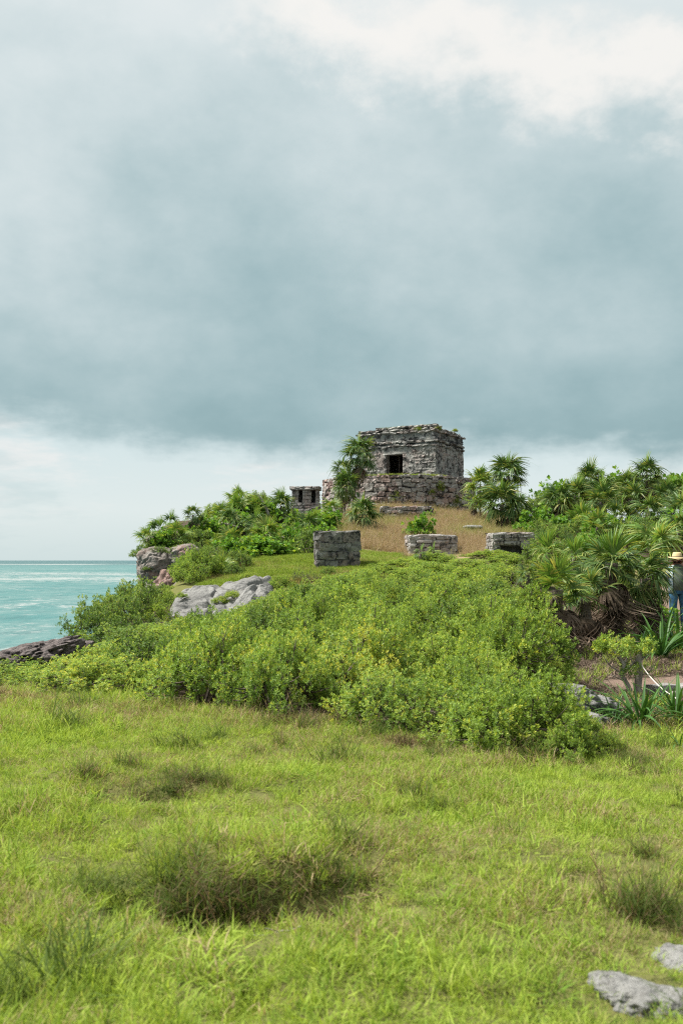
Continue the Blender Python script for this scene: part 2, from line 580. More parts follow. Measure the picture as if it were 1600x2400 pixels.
def sea_mat():
    m = M('sea_water', 0.4, 0.2)
    g = m.nd('ShaderNodeNewGeometry')
    sp = m.nd('ShaderNodeSeparateXYZ')
    m.L.new(g.outputs['Position'], sp.inputs[0])
    Y = sp.outputs[1]
    W = 'World'
    patch = m.noise(0.004, 5, 0.6, sc=(0.6, 1.0, 1), which=W)
    far = m.step(m.math('ADD', Y, m.math('MULTIPLY', m.math('SUBTRACT', patch, 0.5), 1500)), 1500, 3600)
    c = m.mix(m.step(patch, 0.3, 0.7), (0.036, 0.135, 0.133), (0.06, 0.16, 0.153))
    c = m.mix(far, c, (0.013, 0.065, 0.075))
    # sand stirred pale in streaks, foam crests, and the breakers on the reef line
    str_ = m.noise(0.07, 9, 0.8, sc=(1.0, 0.5, 1), which=W, off=(30, 11, 0))
    c = m.mix(m.math('MULTIPLY', m.step(str_, 0.42, 0.62), 0.7), c, (0.125, 0.20, 0.19))
    dks = m.noise(0.11, 9, 0.8, sc=(1.0, 0.5, 1), which=W, off=(3, 41, 0))
    c = m.mix(m.math('MULTIPLY', m.step(dks, 0.50, 0.64), 0.65), c, (0.022, 0.088, 0.09))
    crest = m.noise(0.16, 9, 0.8, sc=(1.0, 0.5, 1), which=W, off=(3, 5, 0))
    big = m.noise(0.006, 4, 0.55, sc=(1.0, 1.0, 1), which=W, off=(60, 31, 0))
    band = m.math('MULTIPLY', m.step(Y, 420, 560), m.math('SUBTRACT', 1.0, m.step(Y, 800, 1100)))
    foam = m.math('ADD', crest, m.math('MULTIPLY', m.math('SUBTRACT', big, 0.5), 0.5))
    foam = m.step(m.math('ADD', foam, m.math('MULTIPLY', band, 0.09)), 0.55, 0.66)
    foam = m.math('MULTIPLY', foam, m.math('SUBTRACT', 1.0, m.step(Y, 1100, 1800)))
    reefn = m.noise(0.0016, 4, 0.5, sc=(1, 0.2, 1), which=W, off=(11, 0, 0))
    yy = m.math('ADD', Y, m.math('MULTIPLY', m.math('SUBTRACT', reefn, 0.5), 900))
    reef = m.math('MULTIPLY', m.step(yy, 2650, 2800), m.math('SUBTRACT', 1.0, m.step(yy, 2980, 3150)))
    reef = m.math('MULTIPLY', reef, m.step(m.noise(0.004, 4, 0.6, sc=(1, 0.1, 1), which=W, off=(2, 7, 0)), 0.36, 0.50))
    foam = m.math('MAXIMUM', m.math('MULTIPLY', foam, 0.8), m.math('MULTIPLY', reef, 1.0))
    c = m.mix(foam, c, (0.30, 0.315, 0.305))
    m.color(c)
    w = m.math('ADD', m.noise(0.5, 5, 0.65, sc=(0.45, 1, 1), which=W), m.math('MULTIPLY', m.noise(0.08, 4, 0.6, sc=(0.4, 1, 1), which=W), 2.0))
    m.bump(w, 0.8, 0.9)
    return m.m


MAT['sea'] = sea_mat()


def flat(name, c, rough=0.8, spec=0.2, bump=None):
    m = M(name, rough, spec)
    n = m.noise(25, 4, 0.6)
    m.color(m.mix(n, tuple(v * 0.8 for v in c), tuple(v * 1.2 for v in c)))
    if bump:
        m.bump(m.noise(bump, 4, 0.6), 0.5, 0.01)
    return m.m


# ------------------------------------------------------------------ terrain
CTRL = np.array([
    (-6, -6, 0), (0, -6, 0.05), (6, -6, 0), (-5, 0, 0), (0, 0, 0), (5, 0, -.05), (-4, 6, .03), (0, 6, 0.0), (3.5, 6, -.05), (-4, 11.5, 0.02), (-1.8, 10.6, 0.0),
    (0, 9.4, -.02), (1.6, 8.2, -.08), (3.2, 9, -.17), (6, 9, -.3), (3.4, 11.5, -.2), (4.6, 14, -.2), (8, 14, -.22), (7.8, 23.3, .0), (10, 23, 0), (12, 30, .2),
    (0, 15, .18), (2, 15, .12), (-3, 15, -.08), (-4.6, 16, -.15), (0, 20, .5), (3, 20, .5), (-2.5, 20, .1), (-4.6, 21, -.15), (-4.8, 25, .0), (-2, 24.5, .35),
    (4.5, 17, .02), (6.3, 19, .05), (1.5, 25, 1.0), (4.2, 26, 1.05), (2.0, 28.5, 1.35),
    (-0.2, 29.6, 1.34), (-2.5, 29, 1.2), (-1.4, 32, 1.66), (1.4, 32, 1.64), (3.4, 36, 1.74), (3.4, 34.6, 1.58), (5.6, 33, 1.78), (-3.6, 27.2, .85),
    (1.9, 45, 3.0), (5.6, 52, 3.8), (3.4, 40, 2.36), (3.6, 53.4, 3.6), (2.2, 53.6, 3.6), (5.0, 53.6, 3.65), (3.6, 55.3, 4.5), (2.4, 55.3, 4.45), (6.5, 58.3, 4.2), (3.6, 58.2, 4.45), (1.0, 58, 4.3), (3.6, 63, 4.5), (9.5, 62, 4.2),
    (-2.0, 55, 4.2), (-4.3, 42, 3.0), (-6.2, 38, 2.2), (-3.3, 38, 2.3), (-4.6, 34, 1.7), (-6.2, 34, 1.7), (-1.6, 46, 3.3), (-5, 50, 3.7),
    (7.6, 48, 3.0), (9.6, 45, 2.8), (13.9, 50, 3.2), (13.7, 40, 2.2), (9, 38, 2.1), (8.5, 30, 1.0), (24, 50, 3), (24, 25, .5), (24, 5, -.2),
    (3, 76, 3.2), (-6, 70, 3.2), (15, 70, 3.2)], float)


def _tps():
    A = CTRL[:, :2]
    n = len(A)
    d = np.linalg.norm(A[:, None] - A[None], axis=-1)
    K = d * 1.0                      # linear kernel: no overshoot
    Mx = np.zeros((n + 3, n + 3))
    Mx[:n, :n] = K + np.eye(n) * -0.03
    Mx[:n, n:] = np.c_[np.ones(n), A]
    Mx[n:, :n] = Mx[:n, n:].T
    return np.linalg.solve(Mx, np.r_[CTRL[:, 2], 0, 0, 0])


_TW = _tps()
EDGE_Y = np.array((-30, 0, 8, 12, 15, 20, 26, 29.5, 33.2, 38, 44, 60, 75, 110, 400.0))
EDGE_X = np.array((-9, -7.5, -6.8, -5.8, -5.3, -5.4, -5.4, -5.15, -5.1, -7.6, -8.6, -9.5, -6, 30, 300.0))
HOLES = [(-0.58, 4.70, 0.50, 0.36, 0.25), (-0.12, 4.72, 0.36, 0.30, 0.17), (-1.35, 6.6, 0.4, 0.25, 0.10), (-2.2, 5.2, .2, .2, .08), (0.85, 3.55, .3, .15, .06), (-0.38, 3.7, 0.12, 0.18, 0.12)]
BANKS = [(-0.55, 5.4, 0.75, 0.4, 0.04), (-1.4, 7.2, 0.8, 0.4, 0.08), (0.9, 5.4, .7, .5, .06)]


def smoothstep(v, a, b):
    t = np.clip((v - a) / (b - a), 0, 1)
    return t * t * (3 - 2 * t)


def ground(x, y, fine=True):
    x = np.asarray(x, float)
    y = np.asarray(y, float)
    sh = np.broadcast(x, y).shape
    xf, yf = np.broadcast_to(x, sh).ravel(), np.broadcast_to(y, sh).ravel()
    xc, yc = np.clip(xf, -12, 30), np.clip(yf, -8, 80)
    n = len(CTRL)
    z = _TW[n] + _TW[n + 1] * xc + _TW[n + 2] * yc
    for k in range(n):
        z += _TW[k] * np.hypot(xc - CTRL[k, 0], yc - CTRL[k, 1])
    if fine:
        p = np.stack((xf, yf, np.zeros_like(xf)), -1)
        near = np.clip((14 - yf) / 4, 0.0, 1)
        z += near * (fbm(p * 1.1, 3, 5) * 0.055 + fbm(p * 3.7, 2, 9) * 0.03) + (1 - near) * fbm(p * 0.55, 4, 7) * 0.10
        for cx, cy_, rx, ry, dp in HOLES:
            z -= dp * np.exp(-(((xf - cx) / rx) ** 2 + ((yf - cy_) / ry) ** 2) ** 1.5)
        bank = np.exp(-((xf + .52) / .62) ** 4) * (1 - smoothstep(yf, 5.2, 6.2))
        z += .05 * bank * smoothstep(yf + .07 * np.sin(xf * 7) + .04 * np.sin(xf * 17), 4.72, 5.0)
        for cx, cy_, rx, ry, dp in BANKS:
            z += dp * np.exp(-(((xf - cx) / rx) ** 2 + ((yf - cy_) / ry) ** 2))
    e = np.interp(yf, EDGE_Y, EDGE_X)
    p = np.stack((xf * 0.3, yf * 0.7, np.zeros_like(xf)), -1)
    e = e + fbm(p, 3, 21) * 0.5
    t = np.clip((e - xf) / 1.6, 0, 1)
    z = z * (1 - t ** 0.8) + (-13.0) * t ** 0.8 - 0.25 * np.clip((e + 0.7 - xf) / 0.7, 0, 1)
    return z.reshape(sh)


def gz(x, y):
    return float(ground(np.array([x]), np.array([y]))[0])


def ell(x, y, cx, cy_, rx, ry):
    return np.exp(-(((x - cx) / rx) ** 2 + ((y - cy_) / ry) ** 2) ** 2)


def zones(x, y):
    p = np.stack((x, y, np.zeros_like(x)), -1)
    nz = fbm(p * 0.6, 3, 31)
    dry = smoothstep(y + nz * 1.5, np.where(x > 2.2, 32.0, 35.0), np.where(x > 2.2, 34.0, 37.5)) * smoothstep(x + nz * 0.6, -0.6 + (y - 36) * 0.02, 0.8) * (1 - smoothstep(x + nz, 9.5, 11)) * (1 - smoothstep(y, 58, 60))
    lawn = smoothstep(y + nz, 26.5, 28) * (1 - smoothstep(y + nz, 35, 36.5)) * smoothstep(x, -4.4, -3.6) * (1 - smoothstep(x + nz, 2.4, 3.4))
    soil = np.zeros_like(x)
    for h in [(-.55, 4.55, .42, .30), (-.12, 4.56, .3, .2)] + HOLES[5:]:
        soil = np.maximum(soil, ell(x, y, h[0], h[1], h[2] * .85, h[3] * .85))
    front = np.interp(x, FRONT[:, 0], FRONT[:, 1])
    soil = np.maximum(soil, smoothstep(y, front + 0.2, front + 0.7) * (1 - smoothstep(y, 25.5, 27)))
    soil = np.maximum(soil, smoothstep(y, 33, 35) * (1 - smoothstep(x, -0.8, 0.2)))
    soil = np.maximum(soil, smoothstep(x, 9.5, 11) * smoothstep(y, 28, 32))
    path = path_mask(x, y)
    return dict(dry=dry, lawn=lawn, soil=soil * (1 - dry), path=path)


FRONT = np.array(((-8, 12.6), (-4.2, 12.2), (-1.85, 10.7), (0, 9.5), (1.4, 8.35), (1.9, 7.9), (2.3, 8.3), (2.8, 9.6), (4, 11.5), (30, 11.5)))
PATHLINE = np.array(((4.3, 13.9), (5.2, 14.4), (8, 15.5), (8.2, 20), (8.0, 24), (10, 30)))


def path_mask(x, y):
    best = np.full(x.shape, 99.0)
    for a, b in zip(PATHLINE[:-1], PATHLINE[1:]):
        ab = b - a
        t = np.clip(((x - a[0]) * ab[0] + (y - a[1]) * ab[1]) / (ab @ ab), 0, 1)
        best = np.minimum(best, np.hypot(x - a[0] - t * ab[0], y - a[1] - t * ab[1]))
    return 1 - smoothstep(best, 0.55, 0.7)


def build_terrain():
    xs = np.unique(np.round(np.concatenate((np.arange(-60, -12, 6), np.arange(-12, -6, .3), np.arange(-6, 6, .085), np.arange(6, 14, .3), np.arange(14, 40, 2), np.arange(40, 420, 25))), 4))
    ys = np.unique(np.round(np.concatenate((np.arange(-30, 0, 3), np.arange(0, 14, .085), np.arange(14, 34, .16), np.arange(34, 68, .4), np.arange(68, 120, 4), np.arange(120, 420, 30))), 4))
    X, Y = np.meshgrid(xs, ys)
    Z = ground(X, Y)
    zz = zones(X.ravel(), Y.ravel())
    pm = zz['path'].reshape(X.shape)
    gy, gx = np.gradient(Z, ys, xs)
    slope = np.hypot(gx, gy).ravel()
    rock = smoothstep(slope, 0.9, 1.6) * (Y.ravel() > 9)
    ny, nx = X.shape
    i = (np.arange(ny - 1)[:, None] * nx + np.arange(nx - 1)[None, :]).ravel()
    F = np.stack((i, i + 1, i + nx + 1, i + nx), -1)
    me = mesh_np('ground', np.stack((X, Y, Z), -1).reshape(-1, 3), F, MAT['ground'], True, dict(rock=rock, **zz))
    o = mesh_obj('ground', me)
    o['kind'] = 'structure'


build_terrain()


def build_sea():
    ys = np.concatenate((np.arange(-100, 400, 20), np.geomspace(400, 42000, 60)))
    xs = np.concatenate((-np.geomspace(42000, 100, 40), np.arange(-80, 101, 20), np.geomspace(120, 42000, 40)))
    X, Y = np.meshgrid(xs, ys)
    Z = np.full(X.shape, -10.0)
    ny, nx = X.shape
    i = (np.arange(ny - 1)[:, None] * nx + np.arange(nx - 1)[None, :]).ravel()
    F = np.stack((i, i + 1, i + nx + 1, i + nx), -1)
    o = mesh_obj('sea', mesh_np('sea', np.stack((X, Y, Z), -1).reshape(-1, 3), F, MAT['sea'], True))
    o['kind'] = 'structure'


build_sea()


# ------------------------------------------------------------------ rocks
def blob(name, size, mat, seed, res=28, power=2.6, amp=0.22, freq=1.6, strata=0.0, sdir=(0.25, 0, 1), fine=0.05, ffreq=7.0, octs=4, cut=None, crag=0.0, cfreq=2.2):
    """closed rock: a superellipsoid pushed about by noise"""
    u = np.linspace(0, 2 * np.pi, res * 2, endpoint=False)
    v = np.linspace(-np.pi / 2, np.pi / 2, res + 1)[1:-1]
    U, Vv = np.meshgrid(u, v)
    D = np.stack((np.cos(Vv) * np.cos(U), np.cos(Vv) * np.sin(U), np.sin(Vv)), -1).reshape(-1, 3)
    D = np.concatenate((D, ((0, 0, -1), (0, 0, 1))))
    r = (np.abs(D) ** power).sum(1) ** (-1 / power)
    S = np.asarray(size, float)
    p = D * r[:, None] * S
    q = p * freq + seed * 3.7
    f = 1 + amp * fbm(q, octs, seed) + fine * fbm(p * ffreq + seed, 3, seed + 5)
    ridge = 1 - np.abs(fbm(p * freq * 0.8 + 9, 3, seed + 11))
    f += 0.35 * amp * (ridge - 0.8)
    if crag:
        f -= crag * np.clip(.22 - np.abs(fbm(p * cfreq + seed * 1.7, 4, seed + 31)), 0, 1) / .22
        f += crag * .6 * fbm(p * cfreq * 2.3, 4, seed + 41, .65)
    p = p * f[:, None]
    if strata:
        sd = unit(np.asarray(sdir, float))
        h = p @ sd
        s = fbm(np.stack((h * 7, h * 0, h * 0 + seed), -1) + fbm(p * 0.9, 2, seed)[:, None] * 0.8, 3, seed + 3)
        p = p + D * (strata * s)[:, None]
    if cut is not None:
        p = cut(p)
    nr, nc = len(v), res * 2
    i = np.arange(nr - 1)[:, None] * nc + np.arange(nc)[None, :]
    j = np.arange(nr - 1)[:, None] * nc + (np.arange(nc)[None, :] + 1) % nc
    F4 = np.stack((i, j, j + nc, i + nc), -1).reshape(-1, 4)
    a = np.arange(nc)
    b = (a + 1) % nc
    bot, top = nr * nc, nr * nc + 1
    F3 = np.concatenate((np.stack((b, a, np.full(nc, bot)), -1), np.stack((a + (nr - 1) * nc, b + (nr - 1) * nc, np.full(nc, top)), -1)))
    return mesh_np(name, p, [F4, F3], mat, True)


def rock(name, px, py, Y, size, mat, seed, label, rot=(0, 0, 0), cat='rock', group=None, **k):
    o = mesh_obj(name, blob(name, size, mat, seed, **k), None, tuple(P(px, py, Y)), tuple(R(a) for a in rot))
    return tag(o, label, cat, group)


rock('boulder', 374, 1326, 34.5, (0.74, 1.2, 0.62), MAT['boulder'], 3, 'big rounded reddish boulder overhanging the sea at the cliff end', rot=(0, 8, 0), cat='boulder', res=90, amp=.17, freq=1.3, fine=.05, power=2.9, crag=.07, cfreq=2.4)
rock('boulder', 432, 1308, 34.3, (0.55, 0.9, 0.48), MAT['boulder'], 8, 'smaller pink and white boulder wedged right of the overhanging one', rot=(0, -14, 0), cat='boulder', res=64, amp=.2, freq=1.6, crag=.08, cfreq=3)
rock('cliff_rock', 402, 1420, 31.5, (0.5, 1.5, 1.05), MAT['boulder'], 14, 'brown rock pillar carrying the overhanging boulder above the sea', cat='rock', res=64, amp=.3, freq=1.2, strata=.06, crag=.1, cfreq=2)


def slab_sheet(name, quad, label, seed, nu=90, nv=60, amp=.10, thick=.9, mat='pale_rock'):
    """a dipping rock sheet between four corners (lower left, lower right, upper right, upper left), grooved along its bedding"""
    c = [P(*q) for q in quad]
    U, Vv = np.meshgrid(np.linspace(0, 1, nu), np.linspace(0, 1, nv))
    u, v = U.ravel()[:, None], Vv.ravel()[:, None]
    p = c[0] * (1 - u) * (1 - v) + c[1] * u * (1 - v) + c[2] * u * v + c[3] * (1 - u) * v
    nrm = unit(np.cross(c[1] - c[0], c[3] - c[0]))
    edge = np.minimum(np.minimum(u, 1 - u) * 3.2, np.minimum(v * 2.0, (1 - v) * 5))[:, 0]
    bul = np.clip(edge, 0, 1) ** .5
    g = (u * 1.0 - v * .75)[:, 0] * 9 + fbm(p * .9, 3, seed) * 1.3
    gro = fbm(np.stack((g * 1.3, g * 0 + seed, g * 0), -1), 3, seed + 2)
    crack = np.clip(.13 - np.abs(fbm(p * np.array((1.1, 1.1, 1.6)) + seed, 3, seed + 4)), 0, 1) / .13
    step_ = np.floor((v[:, 0] * 3.2 - u[:, 0] * 1.1) + fbm(p * 1.3, 3, seed + 7) * .5) * -.05
    d = .30 * bul + amp * .55 * gro + amp * fbm(p * 1.6, 4, seed + 6) - .12 * crack + step_ + .025 * fbm(p * 9, 3, seed + 8)
    top = p + nrm * d[:, None]
    bot = p - nrm * thick + np.array((0, .6, -.5))
    n = nu * nv
    V = np.concatenate((top, bot))
    i = (np.arange(nv - 1)[:, None] * nu + np.arange(nu - 1)[None]).ravel()
    F = [np.stack((i, i + 1, i + nu + 1, i + nu), -1), np.stack((i, i + nu, i + nu + 1, i + 1), -1) + n]
    ring = np.concatenate((np.arange(nu), np.arange(1, nv) * nu + nu - 1, (nv - 1) * nu + np.arange(nu - 2, -1, -1), np.arange(nv - 2, 0, -1) * nu))
    r2 = np.roll(ring, -1)
    F.append(np.stack((r2, ring, ring + n, r2 + n), -1))
    o0 = c[0]
    o = mesh_obj(name, mesh_np(name, V - o0, F, MAT[mat], True), None, tuple(o0))
    return tag(o, label, 'rock')


slab_sheet('rock_slab', ((392, 1448, 24.6), (585, 1462, 24.2), (640, 1350, 27.6), (415, 1385, 26.4)), 'long smooth grey limestone slab sloping below the lawn', 21)
slab_sheet('rock_slab', ((528, 1455, 24.0), (640, 1425, 24.4), (640, 1372, 26.0), (560, 1384, 25.2)), 'grey rock lobe at the right end of the smooth slab', 27, nu=60, nv=44)
rock('rock_slab', 436, 1462, 24.3, (0.5, 0.7, 0.22), MAT['grey_rock'], 33, 'low grey rock peeking from the shrubs under the slab', rot=(-8, -6, 0), cat='rock', res=60, amp=.25, freq=1.6, strata=.04, crag=.09)
rock('shore_rock', 60, 1548, 15.6, (0.95, 1.0, 0.21), MAT['shore_rock'], 41, 'dark craggy rock ledge at the left edge above the sea', rot=(0, -13, 0), cat='rock', res=80, amp=.35, freq=2.0, fine=.12, crag=.14, cfreq=3.5)
rock('shore_rock', 158, 1540, 16.0, (0.30, 0.6, 0.18), MAT['shore_rock'], 47, 'small dark rock beside the left shore ledge among shrubs', cat='rock', res=60, amp=.35, freq=2.4, fine=.12, crag=.14, cfreq=4)
rock('path_rock', 1345, 1655, 11.6, (0.46, 0.6, 0.18), MAT['grey_rock'], 53, 'pale cracked rock between the thicket and the strap-leaved plants', rot=(-12, 16, 10), cat='rock', res=80, amp=.25, freq=1.7, strata=.04, sdir=(-.4, -.2, 1), crag=.10, cfreq=4)
rock('path_rock', 1395, 1690, 10.8, (0.17, 0.3, 0.08), MAT['grey_rock'], 57, 'small pale rock right of the cracked rock by the path', rot=(-8, 20, 0), cat='rock', res=50, amp=.3, freq=2.4, crag=.14, cfreq=6)
rock('near_rock', 1515, 2352, 3.74, (0.215, 0.19, 0.085), MAT['grey_rock'], 61, 'pale grey stone half buried in grass at the bottom right corner', rot=(-6, 8, 0), cat='rock', res=80, amp=.3, freq=4.5, fine=.08, ffreq=26, crag=.10, cfreq=11)
rock('near_rock', 1640, 2290, 3.98, (0.20, 0.17, 0.10), MAT['grey_rock'], 64, 'grey stone cut by the right edge above the corner stone', cat='rock', res=60, amp=.3, freq=4.5, fine=.08, ffreq=26, crag=.10, cfreq=11)
rock('turf_rock', 812, 1395, 24.6, (0.12, 0.2, 0.08), MAT['grey_rock'], 67, 'small pale rock amid the thicket below the front altar', cat='rock', res=24, amp=.25, freq=4)
rock('slope_rock', 1020, 1262, 38.5, (0.5, 0.5, 0.16), MAT['slab_stone'], 71, 'low pale rock rising behind the middle altar', cat='rock', res=50, amp=.3, freq=2, crag=.12, cfreq=4)
rock('slope_rock', 1106, 1236, 44, (0.42, 0.5, 0.10), MAT['grey_rock'], 73, 'flat pale rock in the dry grass left of the fan palms', cat='rock', res=24, amp=.25, freq=2)


# ------------------------------------------------------------------ masonry
def stone_meshes(mat, n=8, jit=0.10, rnd=0.30, seed=5):
    rg = np.random.default_rng(seed)
    g = (-1, 0, 1)
    idx, V = {}, []
    for a in g:
        for b in g:
            for c in g:
                if (a, b, c) != (0, 0, 0):
                    idx[(a, b, c)] = len(V)
                    V.append((a, b, c))
    V = np.array(V, float)
    F = []
    for ax in range(3):
        for s in (-1, 1):
            o = [k for k in range(3) if k != ax]
            for a in (-1, 0):
                for b in (-1, 0):
                    q = []
                    for da, db in ((0, 0), (1, 0), (1, 1), (0, 1)):
                        p = [0, 0, 0]
                        p[ax] = s
                        p[o[0]] = a + da
                        p[o[1]] = b + db
                        q.append(idx[tuple(p)])
                    flip = (s > 0) == (ax != 1)
                    F.append(q if flip else q[::-1])
    out = []
    for i in range(n):
        sph = V / np.linalg.norm(V, axis=1, keepdims=True) * 1.12
        W = V * (1 - rnd) + sph * rnd
        W = W + rg.normal(0, jit, W.shape)
        out.append(mesh_np('stone', W * 0.5, np.array(F), mat, False))
    return out


ST = {k: stone_meshes(MAT[m], seed=s, jit=j, rnd=r) for k, m, s, j, r in
      (('frieze', 'frieze_stone', 9, .12, .32), ('stone', 'stone', 5, .085, .28), ('temple', 'temple_stone', 6, .125, .40), ('altar', 'altar_stone', 7, .085, .20), ('slab', 'slab_stone', 8, .07, .18))}


def lay(parent, kind, surf, U, zmin, zmax, ch, sw, depth, proud, skip=None, jz=0.0, dens=1.0, name='stone', top=None, rollj=3.0, gap=0.012):
    """lay one stone object after another in courses; surf(u, z) -> (x, y, heading of the outward normal)"""
    z = zmin
    cnt = 0
    rg = RNG
    while z < zmax - 0.03:
        h = rg.uniform(*ch)
        if z + h > zmax - ch[0] * 0.5:
            h = zmax - z
        u = -rg.uniform(0, sw[0])
        while u < U:
            w0 = rg.uniform(*sw) * rg.choice((0.7, 1.0, 1.0, 1.35))
            ua, ub = max(u, -.015), min(u + w0, U + .015)
            if U - ub < sw[0] * .45:
                ub = U + .015
            w = ub - ua
            um = (ua + ub) / 2
            ok = w > sw[0] * .3 and rg.random() < dens
            if ok and skip is not None and skip(um, w, z, h):
                ok = False
            zt = z + h / 2 + rg.normal(0, jz)
            if ok and top is not None and z + h * 0.4 > top(um):
                ok = False
            if ok:
                x, y, a = surf(um, zt)
                pr = rg.uniform(*proud)
                nx, ny = math.cos(a), math.sin(a)
                off = pr - depth / 2
                me = ST[kind][rg.integers(len(ST[kind]))]
                mesh_obj(name, me, parent, (x + nx * off, y + ny * off, zt),
                         (R(rg.normal(0, rollj)), R(rg.normal(0, rollj)), a + math.pi / 2 + R(rg.normal(0, 3)) + (math.pi if rg.random() < .5 else 0)),
                         (w - gap, depth, h - gap))
                cnt += 1
            u = max(ub, u + .05)
            if u >= U:
                break
        z += h
    return cnt


def core_box(name, parent, mat, x0, x1, y0, y1, z0, z1, seed=0, cell=0.18, amp=0.03):
    """a rough-faced block: box grid pushed about by noise"""
    S = np.array((x1 - x0, y1 - y0, z1 - z0))
    Vs, Fs, off = [], [], 0
    for ax in range(3):
        o = [k for k in range(3) if k != ax]
        na, nb = (max(1, int(round(S[k] / cell))) for k in o)
        for s in (0, 1):
            A, B = np.meshgrid(np.linspace(0, 1, na + 1), np.linspace(0, 1, nb + 1), indexing='ij')
            p = np.zeros((*A.shape, 3))
            p[..., o[0]], p[..., o[1]], p[..., ax] = A, B, s
            p = p.reshape(-1, 3)
            i = (np.arange(na)[:, None] * (nb + 1) + np.arange(nb)[None]).ravel()
            q = np.stack((i, i + nb + 1, i + nb + 2, i + 1), -1)
            if (s == 1) != (ax != 1):
                q = q[:, ::-1]
            Vs.append(p); Fs.append(q + off); off += len(p)
    V = np.concatenate(Vs) * S + np.array((x0, y0, z0))
    n = np.stack([fbm(V * 2.2 + 7.1 * k, 4, seed + k) for k in range(3)], -1)
    V = V + n * amp
    return mesh_obj(name, mesh_np(name, V, np.concatenate(Fs), mat, True), parent)


# ---- temple
T_ANG = math.atan2(-2.5, 4.64)              # local +x runs along the front from left to right
TZ = 6.6
temple = empty('temple', (5.66, 60.0, TZ), T_ANG)
tag(temple, 'grey stone temple with dark doorway on a round platform atop the hill', 'temple')
TW_, TD = 5.27, 4.56                        # local: x from -TW_..0 (front, y=0), depth y 0..TD


def part(name, parent):
    o = bpy.data.objects.new(name, None)
    o.empty_display_size = 0.2
    return link(o, parent)


